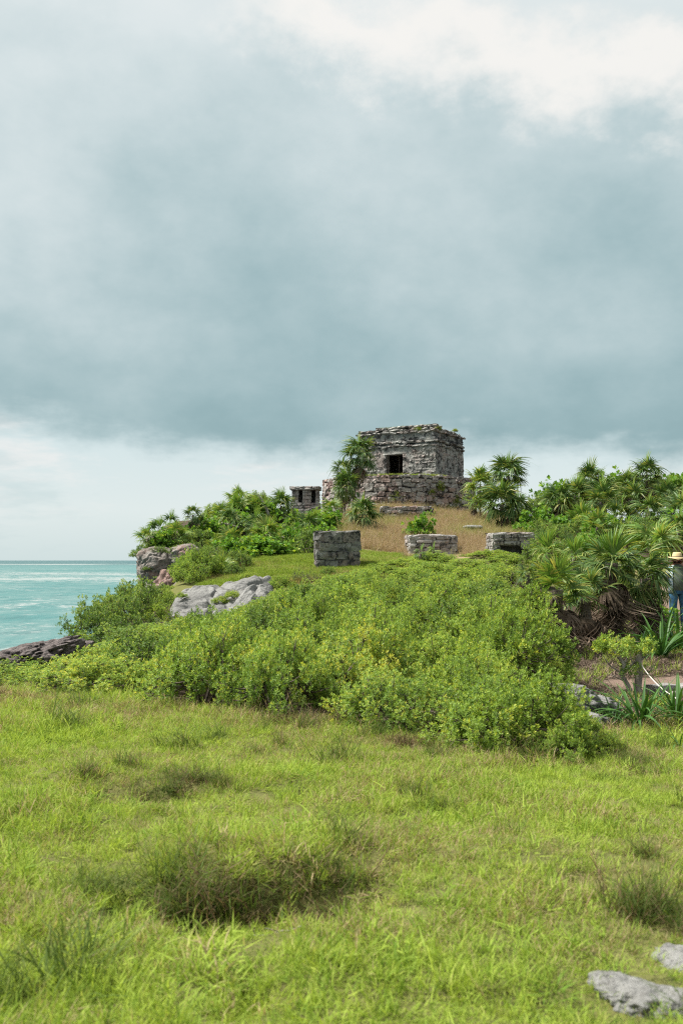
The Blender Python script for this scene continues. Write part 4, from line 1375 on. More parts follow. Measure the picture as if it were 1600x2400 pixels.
for px, py, Y, s, lb in ((420, 1300, 35.2, .6, 'in the notch between the two boulders'), (455, 1290, 35.6, .6, 'above the pink boulder'), (335, 1290, 35, .45, 'on the seaward shoulder of the big boulder'),
                         (345, 1330, 33.4, .22, 'on the face of the big boulder'), (400, 1335, 33.3, .2, 'at the right lower face of the big boulder'), (322, 1300, 34.2, .34, 'draped over the left rim of the big boulder'), (372, 1290, 33.8, .36, 'hanging over the top edge of the big boulder'), (410, 1292, 33.8, .34, 'drooping where the two boulders meet')):
    b = P(px, py, Y)
    shrub('olive', b[0], b[1], s, 'dark creeping shrub ' + lb, 'creepers on the boulders', hs=.8, dz=b[2] - gz(b[0], b[1]) - .1)
for px, py, Y, s, kd, lb in ((500, 1322, 33, .8, 'olive', 'olive scrub above the low spiky palm'), (545, 1310, 34, .8, 'round', 'leafy scrub behind the low spiky palm'), (590, 1302, 35, .8, 'green', 'green scrub under the shaggy ridge palms'),
                             (660, 1292, 36, .8, 'olive', 'olive scrub above the bright lawn-edge shrub'), (342, 1280, 35.4, .6, 'green', 'green scrub crowning the seaward end of the big boulder'), (378, 1274, 35.8, .65, 'round', 'leafy scrub on the crown of the big boulder'),
                             (425, 1276, 36.2, .7, 'green', 'green scrub on the ridge just behind the pink boulder'), (470, 1268, 37.2, .8, 'olive', 'olive scrub below the spindly palm'), (505, 1255, 38.2, .8, 'round', 'leafy scrub left of the bare ridge branch'),
                             (560, 1215, 42.2, .9, 'round', 'leafy scrub between the top ridge palms'), (620, 1215, 42.6, .9, 'round', 'leafy scrub left of the palm beside the dead stem'), (600, 1180, 44.5, .9, 'green', 'green scrub on the skyline right of the topmost ridge palm'),
                             (500, 1210, 41.5, .8, 'green', 'green scrub on the skyline left of the ridge hump'), (680, 1265, 39, .9, 'olive', 'olive scrub in the dark gap behind the altar lawn'), (460, 1335, 31.5, .75, 'green', 'green scrub spilling below the pink boulder')):
    b = P(px, py, Y)
    g = gz(b[0], b[1])
    shrub(kd, b[0], b[1], s, lb, 'scrub on the headland', hs=1.0, dz=max(-.2, min(1.3, b[2] - g - .3 * s)))
WALL = [(1262, 1200, 50, 1.3), (1298, 1188, 51, 1.4), (1338, 1180, 52, 1.5), (1376, 1165, 53, 1.5), (1416, 1165, 53, 1.5), (1456, 1168, 53, 1.5), (1496, 1160, 53, 1.5), (1536, 1165, 52, 1.5), (1576, 1168, 52, 1.5), (1612, 1170, 52, 1.5),
        (1270, 1262, 40, 1.0), (1310, 1272, 37, 1.0), (1360, 1262, 40, 1.1), (1410, 1268, 39, 1.1), (1455, 1270, 38, 1.1), (1500, 1262, 40, 1.2), (1545, 1275, 37, 1.1), (1590, 1275, 38, 1.2), (1262, 1305, 30, .8), (1300, 1312, 29, .8), (1345, 1310, 29, .8), (1390, 1310, 29, .8)]
ORDW = ('first', 'second', 'third', 'fourth', 'fifth', 'sixth', 'seventh', 'eighth', 'ninth', 'tenth')
for q, (px, py, Y, s) in enumerate(WALL):
    b = P(px, py, Y)
    g = gz(b[0], b[1])
    lb = (f'dark bush backing the grove skyline, {ORDW[q]} from its left end' if q < 10 else f'dark bush at the foot of the grove, {ORDW[q - 10]} from its left end' if q < 18 else f'bush right of the slab altar before the grove, {ORDW[q - 18]} from the left')
    shrub('round' if q % 4 == 1 else 'olive', b[0], b[1], s, lb, 'bushes filling the right grove', hs=1.15, dz=max(-.2, min(1.6, b[2] - g - .3 * s)))
for px, py, Y, s, lb in ((425, 1392, 25.2, .22, 'left on the grey slab'), (515, 1405, 25.0, .3, 'in the long crack of the grey slab'), (548, 1392, 25.0, .3, 'higher in the crack of the grey slab'), (575, 1350, 27.5, .3, 'on the upper rim of the grey slab')):
    b = P(px, py, Y)
    shrub('yellow', b[0], b[1], s, 'small green cushion ' + lb, 'cushions on the slab', hs=.7, dz=b[2] - gz(b[0], b[1]) - .1)


# ------------------------------------------------------------------ palms
def frond_mesh(name, seed, mat, nseg=26, span=290, pet=.42, blade=.62, droop=.25, cup=.18, w=.055, dead=False, young=0.15, ragged=.12):
    rg = np.random.default_rng(seed)
    V, F, T = [], [], []
    # frond lies along +x, its upper side faces +z
    pw = .009
    px_ = np.linspace(0, pet, 4)
    pz = -.05 * (px_ / pet) ** 2
    for i in range(4):
        V += [(px_[i], -pw, pz[i]), (px_[i], pw, pz[i])]
        T += [.55, .55]
    for i in range(3):
        F.append((2 * i, 2 * i + 1, 2 * i + 3, 2 * i + 2))
    hub = np.array((pet, 0, pz[-1]))
    for k in range(nseg):
        a = R(-span / 2 + span * (k + .5) / nseg + rg.normal(0, 1.5))
        L = blade * (1 - .18 * abs(a) / math.pi) * rg.uniform(1 - ragged, 1.0)
        d = np.array((math.cos(a), math.sin(a), 0))
        s = np.array((-math.sin(a), math.cos(a), 0))
        tt = np.array((0.02, .30, .58, .82, 1.0))
        ww = np.array((.012, w * .9, w * .7, w * .38, w * .05)) * rg.uniform(.85, 1.1)
        tin = np.clip(.42 + rg.normal(0, .12) + (rg.random() < young) * .35, 0, 1)
        dr = droop * rg.uniform(.6, 1.5) * (2.2 if rg.random() < .15 else 1)
        roll = rg.normal(0, .25)
        b0 = len(V)
        for i in range(5):
            t = tt[i]
            c = hub + d * L * t * (1 - (.25 * dr * t * t)) + np.array((0, 0, cup * t * L * (1 - t * .6) - dr * L * t ** 2.4))
            sd = s * math.cos(roll) + np.array((0, 0, math.sin(roll)))
            V += [tuple(c - sd * ww[i] / 2), tuple(c + sd * ww[i] / 2)]
            ti = tin + (.38 if (i == 4 and rg.random() < .6 and not dead) else 0)
            T += [ti, ti]
        for i in range(4):
            F.append((b0 + 2 * i, b0 + 2 * i + 1, b0 + 2 * i + 3, b0 + 2 * i + 2))
    return mesh_np(name, np.array(V), np.array(F), mat, False, dict(tint=np.clip(T, 0, 1)))


FR = {
    'palm': [frond_mesh('frond', 800 + i, MAT['palm'], droop=.18 + .14 * i, ragged=.28) for i in range(5)],
    'stiff': [frond_mesh('frond', 880 + i, MAT['palm'], droop=.08 + .07 * i, cup=.22, ragged=.2, young=.2) for i in range(4)],
    'stiff_bright': [frond_mesh('frond', 890 + i, MAT['palm_bright'], droop=.08 + .08 * i, cup=.24, ragged=.2, young=.3) for i in range(3)],
    'bright': [frond_mesh('frond', 820 + i, MAT['palm_bright'], droop=.15 + .16 * i, cup=.26, young=.26, ragged=.25) for i in range(4)],
    'dead': [frond_mesh('dead_frond', 840 + i, MAT['dead_frond'], nseg=18, span=150 - 40 * i, droop=.7, cup=.0, w=.045, dead=True, ragged=.35) for i in range(3)],
    'spear': [frond_mesh('frond', 860 + i, MAT['palm_bright'], nseg=13, span=95, droop=.03, cup=.5, blade=.8, pet=.2, w=.06, young=.04) for i in range(2)],
}


def palm(x, y, zb, H, s, nf, label, kind='palm', ndead=5, lean=(0, 0), group=None, spear=1, trunk_r=.055, name='fan_palm', low=-35, skirt=0, ds=None):
    """zb ground height, H trunk height, s frond scale"""
    root = empty(name, (x, y, zb), 0)
    tag(root, label, 'palm', group)
    rg = RNG
    n = 7
    ds = ds or s
    t = np.linspace(0, 1, n)
    pts = np.stack((lean[0] * t ** 1.5, lean[1] * t ** 1.5, -.2 + (H + .2) * t), -1) + np.r_[np.zeros((1, 3)), rg.normal(0, .012, (n - 1, 3))]
    rad = trunk_r * (1.15 - .25 * t) * (1 + .08 * np.sin(np.arange(n) * 2.2))
    mesh_obj('trunk', mesh_np('trunk', *tubes([(pts, rad)], 8), MAT['trunk'], True), root)
    top = pts[-1]
    for k in range(nf):
        f = (k + .5) / nf
        el = R(82 - (82 - low) * f ** .85 + rg.normal(0, 6))
        az = k * 2.399963 + rg.normal(0, .25)
        me = FR['spear'][k % 2] if k < spear else FR[kind][rg.integers(len(FR[kind]))]
        sc = s * rg.uniform(.82, 1.08) * (1.05 if k < spear else 1)
        mesh_obj('frond', me, root, tuple(top + np.array((0, 0, .06 - .12 * f)) * s), (R(rg.normal(0, 14)), -el, az), sc)
    for k in range(ndead):
        az = rg.uniform(0, 6.28)
        el = R(rg.uniform(-82, -48))
        mesh_obj('dead_frond', FR['dead'][rg.integers(3)], root, tuple(top + np.array((0, 0, -.10)) * s), (R(rg.normal(0, 20)), -el, az), ds * rg.uniform(.8, 1.1))
    for k in range(skirt):
        az = rg.uniform(0, 6.28)
        el = R(rg.uniform(-88, -60))
        tt = rg.uniform(.62, 1.0)
        c = np.array([np.interp(tt, t, pts[:, q]) for q in range(3)])
        mesh_obj('dead_frond', FR['dead'][rg.integers(3)], root, tuple(c), (R(rg.normal(0, 25)), -el, az), ds * rg.uniform(.7, 1.05))
    return root


def palm_at(px, py_crown, py_base, Y, s, nf, label, **k):
    b = P(px, py_base, Y)
    c = P(px, py_crown, Y)
    g = gz(b[0], b[1])
    zb = min(g, b[2]) if b[2] - g < .6 else b[2]
    return palm(b[0], b[1], zb - .02, max(.1, c[2] - zb), s, nf, label, **k)


# the palms in front of the temple
palm_at(800, 1098, 1215, 52.0, .85, 13, 'left crown of the palms before the temple corner', ndead=6, lean=(.05, 0))
palm_at(824, 1066, 1215, 52.3, 1.4, 22, 'tallest slim palm beside the temple doorway, crown against the sky', ndead=8, lean=(.35, 0))
palm_at(806, 1140, 1215, 51.6, 1.2, 17, 'lower palm crown hanging below the temple-corner palms', ndead=4, lean=(.1, 0))
palm_at(850, 1205, 1248, 43.0, 1.1, 20, 'short bushy palm in front of the terrace wall left end', ndead=5)
# right of the temple
palm_at(1190, 1112, 1225, 52.0, 1.45, 24, 'tall palm with round crown right of the temple platform', ndead=7, trunk_r=.08)
palm_at(1124, 1135, 1218, 53.0, 1.25, 20, 'yellowish palm touching the right edge of the temple platform', kind='bright', ndead=5)
palm_at(1176, 1180, 1252, 46.5, 1.45, 24, 'broad palm with thick trunk standing behind the slab altar', ndead=6, trunk_r=.10)
palm_at(1215, 1190, 1250, 47.2, 1.05, 17, 'drooping palm just right of the thick-trunked palm', ndead=6)
palm_at(1110, 1175, 1222, 52.0, .8, 12, 'small palm tucked below the yellowish platform palm', kind='bright', ndead=3)
# right grove
GROVE = [(1300, 1172, 1260, 48, 1.2, 18, 'leftmost dark palm of the right hilltop grove'), (1335, 1160, 1255, 49, 1.15, 17, 'dark palm second from the left in the hilltop grove'),
         (1390, 1125, 1250, 52, 1.25, 18, 'high pale-topped palm on the left shoulder of the grove'), (1425, 1150, 1250, 50, 1.2, 16, 'palm in the middle of the grove crest'),
         (1400, 1175, 1262, 45, 1.2, 18, 'broad palm facing the camera in the grove middle'), (1470, 1140, 1250, 51, 1.1, 15, 'palm left of the tallest grove palm'),
         (1513, 1112, 1240, 50, 1.2, 19, 'tallest grove palm with a bare trunk near the right'), (1480, 1170, 1262, 46, 1.1, 16, 'pale palm below the tallest grove palm'),
         (1560, 1165, 1265, 47, 1.15, 17, 'palm near the right edge of the grove crest'), (1520, 1205, 1280, 41, 1.1, 17, 'grey-green palm on the lower right face of the grove'),
         (1590, 1195, 1280, 44, 1.2, 16, 'dark palm cut by the right edge of the photo'), (1450, 1210, 1275, 42, 1.0, 15, 'dark low palm under the broad grove palm'),
         (1585, 1240, 1290, 36, 1.0, 14, 'shaded low palm at the right edge above the man'), (1350, 1225, 1270, 41, 1.0, 16, 'bright low palm in front of the grove on the left'),
         (1388, 1235, 1280, 38, .95, 16, 'bright low palm in front of the grove centre')]
for q, (px, pc, pb, Y, s, nf, lb) in enumerate(GROVE):
    palm_at(px, pc, pb, Y, s, nf, lb, kind='stiff_bright' if 'bright' in lb else ('stiff' if q % 3 else 'palm'), ndead=7, lean=(RNG.normal(0, .15), 0))
# left ridge
RIDGE = [(350, 1262, 1290, 35.5, .62, 13, 'palm clump on top of the overhanging boulder, leftmost of the ridge', 'bright'), (372, 1242, 1280, 36.5, .65, 12, 'small palm just above the boulder palm clump', 'palm'),
         (412, 1255, 1285, 36, .75, 16, 'yellow-green low palm above the boulder gap', 'bright'), (449, 1206, 1262, 38, .55, 14, 'spindly palm with a thin bare trunk on the left ridge', 'palm'),
         (410, 1228, 1270, 37.5, .6, 11, 'little palm left of the spindly one', 'palm'), (515, 1215, 1255, 40.5, .85, 16, 'palm at the left of the ridge hump', 'bright'),
         (562, 1172, 1240, 42.5, .9, 17, 'topmost palm on the left ridge hump', 'bright'), (545, 1195, 1245, 41.5, .85, 16, 'palm just below the topmost ridge palm', 'bright'),
         (598, 1195, 1245, 42, .9, 16, 'palm right of the topmost ridge palm', 'bright'), (535, 1222, 1262, 39, .85, 16, 'palm in the middle of the left ridge face', 'palm'),
         (590, 1232, 1268, 38.5, .8, 15, 'low palm below the hump on the ridge face', 'palm'), (650, 1184, 1240, 43, .95, 18, 'bushy palm beside the dead branch on the ridge', 'palm'),
         (690, 1236, 1262, 41.0, .8, 14, 'palm below the tiny shrine', 'palm'), (738, 1222, 1250, 43.5, .7, 13, 'bright palm right of the tiny shrine base', 'bright'),
         (625, 1250, 1300, 36.5, .8, 16, 'shaggy palm with dead brown skirt above the bright shrub', 'bright'), (542, 1272, 1305, 35.5, .8, 15, 'shaggy yellowish palm with a brown skirt left of the bare branches', 'bright'),
         (715, 1235, 1280, 39, .85, 15, 'palm left of and behind the square altar', 'palm'), (775, 1195, 1240, 46, .8, 14, 'bright palm under the slim temple palms', 'bright'),
         (527, 1330, 1345, 30.2, .62, 14, 'low spiky palm with brown fronds on the lawn edge', 'bright'), (480, 1235, 1270, 38.5, .7, 13, 'palm between the spindly palm and the hump', 'palm'),
         (505, 1278, 1300, 36, .5, 10, 'small pale palm in the rocky gap of the ridge', 'bright')]
for px, pc, pb, Y, s, nf, lb, kd in RIDGE:
    palm_at(px, pc, pb, Y, s, nf, lb, kind=kd, ndead=9, skirt=9 if 'shaggy' in lb or 'spiky' in lb else 0, lean=(RNG.normal(0, .12), 0), trunk_r=.045)
# near right cluster
palm_at(1440, 1318, 1560, 18.2, .80, 20, 'large shaggy palm with upright bright leaves left of the man', kind='stiff', ndead=26, skirt=44, lean=(-.1, -.1), trunk_r=.12, spear=4, low=-30, ds=.95)
palm_at(1492, 1352, 1545, 19.0, .82, 18, 'dark drooping palm partly hiding the man', ndead=16, skirt=30, lean=(.1, -.2), trunk_r=.10, low=-50, spear=0, ds=.9)
palm_at(1305, 1380, 1560, 16.5, .66, 15, 'nearer palm with yellow fans above brown hanging fronds', kind='stiff_bright', ndead=22, skirt=40, trunk_r=.10, spear=1, low=-20, ds=.9)
palm_at(1372, 1392, 1555, 17.4, .68, 13, 'dull palm between the yellow-fanned and the large shaggy palm', kind='stiff', ndead=24, skirt=44, trunk_r=.10, spear=0, low=-25, ds=.95)
palm_at(1408, 1352, 1540, 19.6, .72, 14, 'dark stiff palm behind the dull one, half hidden', kind='stiff', ndead=20, skirt=30, trunk_r=.09, spear=0, low=-20, ds=.9)
palm_at(1282, 1295, 1345, 26.0, .75, 12, 'pale upright palm right of the slab altar', kind='bright', ndead=8, spear=3)
palm_at(1345, 1300, 1345, 25.0, .7, 11, 'upright low palm between the slab altar and the large shaggy palm', kind='bright', ndead=6, spear=3)
palm_at(1530, 1290, 1370, 24.5, 1.05, 15, 'golden-edged palm behind the large shaggy palm', kind='bright', ndead=9, spear=0)
palm_at(1420, 1340, 1400, 22, .8, 13, 'dry-fringed palm behind the dull palm', kind='bright', ndead=9, spear=1)
palm_at(1235, 1345, 1370, 23.5, .45, 9, 'little grey palm with curled dry tips right of the thicket', ndead=10, spear=0)
palm_at(1015, 1292, 1300, 31.0, .36, 8, 'tiny yellow palm sprouting in front of the middle altar', kind='bright', ndead=3)
palm_at(985, 1296, 1302, 30.5, .34, 7, 'tiny half-dry palm seedling left of the yellow sprout', ndead=4)


def branch(name, pts, rad, label, cat='branch', mat='dead_wood', extra=()):
    root = empty(name, tuple(pts[0]))
    tag(root, label, cat)
    o = np.asarray(pts[0])
    V, F = tubes([(np.asarray(pts) - o, rad)], 7)
    mesh_obj('stem', mesh_np('stem', V, F, MAT[mat], True), root)
    for q, r in extra:
        V, F = tubes([(np.asarray(q) - o, r)], 6)
        mesh_obj('twig', mesh_np('twig', V, F, MAT[mat], True), root)


branch('dead_branch', [P(652, 1245, 42), P(630, 1210, 42), P(622, 1190, 42), P(612, 1172, 42), P(604, 1160, 42)], (.09, .08, .075, .07, .06), 'bare grey dead palm stem poking up from the left ridge')
branch('dead_branch', [P(655, 1285, 37.2), P(648, 1258, 37), P(628, 1248, 37)], (.04, .035, .02), 'pale crooked branch in the dark gap of the ridge thicket',
       extra=[((P(648, 1258, 37), P(675, 1258, 37), P(690, 1240, 37)), (.03, .025, .015)), ((P(660, 1258, 37), P(690, 1268, 36.8)), (.02, .012))])
branch('dead_branch', [P(490, 1250, 38.6), P(505, 1238, 38.6), P(520, 1228, 38.6)], (.03, .025, .02), 'short bare branch leaning on the ridge beside the spindly palm',
       extra=[((P(520, 1225, 38.6), P(540, 1230, 38.4), P(560, 1236, 38.4)), (.03, .025, .02))])


# ------------------------------------------------------------------ strap-leaved plants, small tree, rope, path edge
def strap_mesh(seed, L=.75, w=.044, bend=.5):
    rg = np.random.default_rng(seed)
    n = 9
    t = np.linspace(0, 1, n)
    a = R(12) + bend * t ** 1.6
    ds = L / (n - 1)
    x = np.cumsum(np.sin(a)) * ds
    z = np.cumsum(np.cos(a)) * ds
    ww = w * np.array([.6, .85, 1, 1, .95, .85, .68, .42, .05])
    V = []
    for i in range(n):
        V += [(x[i], -ww[i] / 2, z[i] + .010), (x[i], 0, z[i]), (x[i], ww[i] / 2, z[i] + .010)]
    F = []
    for i in range(n - 1):
        for c in (0, 1):
            F.append((3 * i + c, 3 * i + c + 1, 3 * i + c + 4, 3 * i + c + 3))
    tint = np.repeat(.38 + .3 * t + (rg.random() * .2), 3)
    tint[-3:] += .2
    return mesh_np('leaf', np.array(V), np.array(F), MAT['strap'], True, dict(tint=np.clip(tint, 0, 1)))


STRAP = [strap_mesh(900 + i, bend=b) for i, b in enumerate((.3, .6, .9, 1.3, 1.8))]


def strap_plant(px, py, Y, s, n, label, dz=0):
    b = P(px, py, Y)
    root = empty('strap_leaved_plant', (b[0], b[1], gz(b[0], b[1]) - .02 + dz))
    tag(root, label, 'plant')
    for k in range(n):
        f = (k + .5) / n
        me = STRAP[min(4, int(f * 5 + RNG.uniform(-.5, .7))) if f * 5 > .6 else 0]
        mesh_obj('leaf', me, root, (RNG.normal(0, .03) * s, RNG.normal(0, .03) * s, 0), (R(RNG.normal(0, 7)), R(8 + 30 * f + RNG.normal(0, 6)), k * 2.399963 + RNG.normal(0, .2)), s * RNG.uniform(.75, 1.1))


strap_plant(1500, 1715, 10.6, .82, 52, 'large plant with long strap leaves by the path at right')
strap_plant(1590, 1705, 11.0, .8, 46, 'strap-leaved plant cut by the right edge beside the path')
strap_plant(1440, 1718, 10.9, .55, 18, 'smaller strap-leaved plant left of the large one')
strap_plant(1595, 1760, 9.4, .42, 8, 'small low strap plant at the right edge of the meadow')
strap_plant(1545, 1560, 16.6, 1.05, 40, 'tall strap-leaved plant behind the small tree')
strap_plant(1590, 1545, 17.5, 1.1, 40, 'tall strap-leaved plant below the man at right edge')
strap_plant(1500, 1560, 17.0, .8, 16, 'strap-leaved plant in shade under the drooping palm')
strap_plant(1560, 1480, 20.0, 1.0, 20, 'strap-leaved plant just before the man’s legs')
strap_plant(1275, 1352, 24.0, .55, 12, 'upright strap leaves between slab altar and palms')
shrub('round', *P(1530, 1455, 21)[:2], .6, 'bright leafy bush behind the drooping palm', hs=.9)
shrub('green', *P(1400, 1330, 24)[:2], .7, 'small green shrub among the low palms behind', hs=1.0)
shrub('green', *P(1345, 1325, 24.5)[:2], .6, 'green shrub below the pale upright palms', hs=1.0)
shrub('olive', *P(1250, 1340, 26)[:2], .7, 'shrub in front of the slab altar right side', hs=.9)
shrub('green', *P(1292, 1560, 13.9)[:2], .42, 'little green shrub at the foot of the brown hanging fronds', hs=.9)
shrub('green', *P(1390, 1745, 9.0)[:2], .36, 'small green shrub at the meadow edge below the cracked rock', hs=.9)
shrub('green', *P(1330, 1775, 8.3)[:2], .34, 'sprig of green shrub at the right tip of the thicket', hs=1.0)


def small_tree():
    b = P(1492, 1650, 12.9)
    root = empty('small_tree', (b[0], b[1], gz(b[0], b[1]) - .03))
    tag(root, 'small gnarled tree with sparse crown beside the rope at the path', 'tree')
    k = 12.9 / FPX
    q = lambda px, py, dy=0: np.array(((px - 1492) * k, dy, (1650 - py) * k))
    paths = [((q(1490, 1665), q(1494, 1620), q(1497, 1585), q(1494, 1560), q(1500, 1535)), (.055, .05, .05, .045, .02)),
             ((q(1486, 1660), q(1470, 1620), q(1455, 1595), q(1462, 1570), q(1440, 1545)), (.035, .032, .03, .026, .014)),
             ((q(1455, 1595), q(1475, 1580, .05), q(1492, 1560)), (.02, .018, .012)), ((q(1494, 1565), q(1520, 1545), q(1535, 1520)), (.02, .014, .008)),
             ((q(1440, 1545), q(1425, 1530), q(1415, 1510)), (.012, .009, .006)), ((q(1440, 1545), q(1450, 1525), q(1445, 1505)), (.012, .009, .005)), ((q(1455, 1592), q(1425, 1572, -.05), q(1405, 1545, -.08)), (.012, .009, .004)), ((q(1462, 1570), q(1475, 1548, .06), q(1480, 1520, .1)), (.012, .009, .004)),
             ((q(1470, 1615), q(1440, 1600, -.08), q(1418, 1590, -.1)), (.010, .006, .003)), ((q(1494, 1590), q(1478, 1572, -.06), q(1470, 1545, -.1)), (.012, .008, .004)), ((q(1496, 1600), q(1520, 1585, -.05), q(1530, 1560, -.08)), (.010, .007, .003))]
    V, F = tubes(paths, 7)
    mesh_obj('trunk', mesh_np('trunk', V, F, MAT['dead_wood'], True), root)
    for sd, px, py, rx, hz, cl, mt in ((950, 1448, 1552, .30, .22, 20, 'shrub_yellow'), (951, 1512, 1548, .16, .16, 8, 'shrub_yellow'), (952, 1408, 1540, .12, .16, 7, 'shrub'), (953, 1478, 1600, .24, .16, 8, 'shrub_olive')):
        fol, stem = shrub_mesh('tree_crown', sd, rx=rx, hz=hz, clusters=cl, tips=13, nl=8, ll=(.026, .045), mat=mt, tip_r=.075, young=.3, twiggy=2.4, lean=(.2, 0))
        mesh_obj('crown', fol, root, tuple(q(px, py)))


small_tree()


def rope_barrier():
    p0, p1 = P(1503, 1560, 12.75), P(1578, 1632, 11.9)
    p2 = P(1660, 1650, 10.6)
    root = empty('rope_barrier', tuple(p1 - np.array((0, 0, p1[2] - gz(p1[0], p1[1])))))
    tag(root, 'pale rope strung from the small tree to a post by the path', 'rope barrier')
    o = np.array(root.location)
    t = np.linspace(0, 1, 14)[:, None]
    a = p0 * (1 - t) + p1 * t - np.array((0, 0, .05)) * (4 * t * (1 - t))
    b = p1 * (1 - t) + p2 * t - np.array((0, 0, .08)) * (4 * t * (1 - t))
    wm = flat('rope', (0.52, .49, .44), bump=60)
    for pth in (a, b):
        V, F = tubes([(pth - o, np.full(14, .007))], 7)
        mesh_obj('rope', mesh_np('rope', V, F, wm, True), root)
    V, F = tubes([(((0, 0, -.2), (0.005, 0, .2), (0, 0, p1[2] - o[2] + .06), (0, 0, p1[2] - o[2] + .061)), (.035, .034, .032, .001))], 9)
    mesh_obj('post', mesh_np('post', V, F, MAT['dead_wood'], True), root)


rope_barrier()


def path_edge():
    # low kerb of flat stones where the path is held up on the near side
    root = empty('path_edging', (4.4, 13.2, gz(4.4, 13.2)))
    tag(root, 'low concrete edge stones along the near side of the footpath', 'kerb')
    o = np.array(root.location)
    for k in range(12):
        x = 4.2 + k * .42
        t = (x - 2.9) / 2.3
        y = 13.9 + .5 * (x - 4.3) - .72
        z = gz(x, y)
        mesh_obj('edge_stone', ST['slab'][k % 8], root, (x - o[0], y - o[1], z - o[2] + .04), (R(RNG.normal(0, 3)), R(RNG.normal(0, 3)), R(31 + RNG.normal(0, 4))), (.46, .22, .2))


path_edge()


# ------------------------------------------------------------------ the man in the straw hat
def loft(rings, n=16):
    """rings: (cx, cy, cz, rx, ry)"""
    V = []
    a = np.arange(n) / n * 2 * np.pi
    for cx, cy_, cz, rx, ry in rings:
        V += [(cx + rx * math.cos(t), cy_ + ry * math.sin(t), cz) for t in a]
    m = len(rings)
    i = np.arange(m - 1)[:, None] * n + np.arange(n)[None]
    j = np.arange(m - 1)[:, None] * n + (np.arange(n)[None] + 1) % n
    return np.array(V), np.stack((i, j, j + n, i + n), -1).reshape(-1, 4)


def merge(parts):
    Vs, Fs, off = [], [], 0
    for V, F in parts:
        Vs.append(V); Fs.append(F + off); off += len(V)
    return np.concatenate(Vs), np.concatenate(Fs)


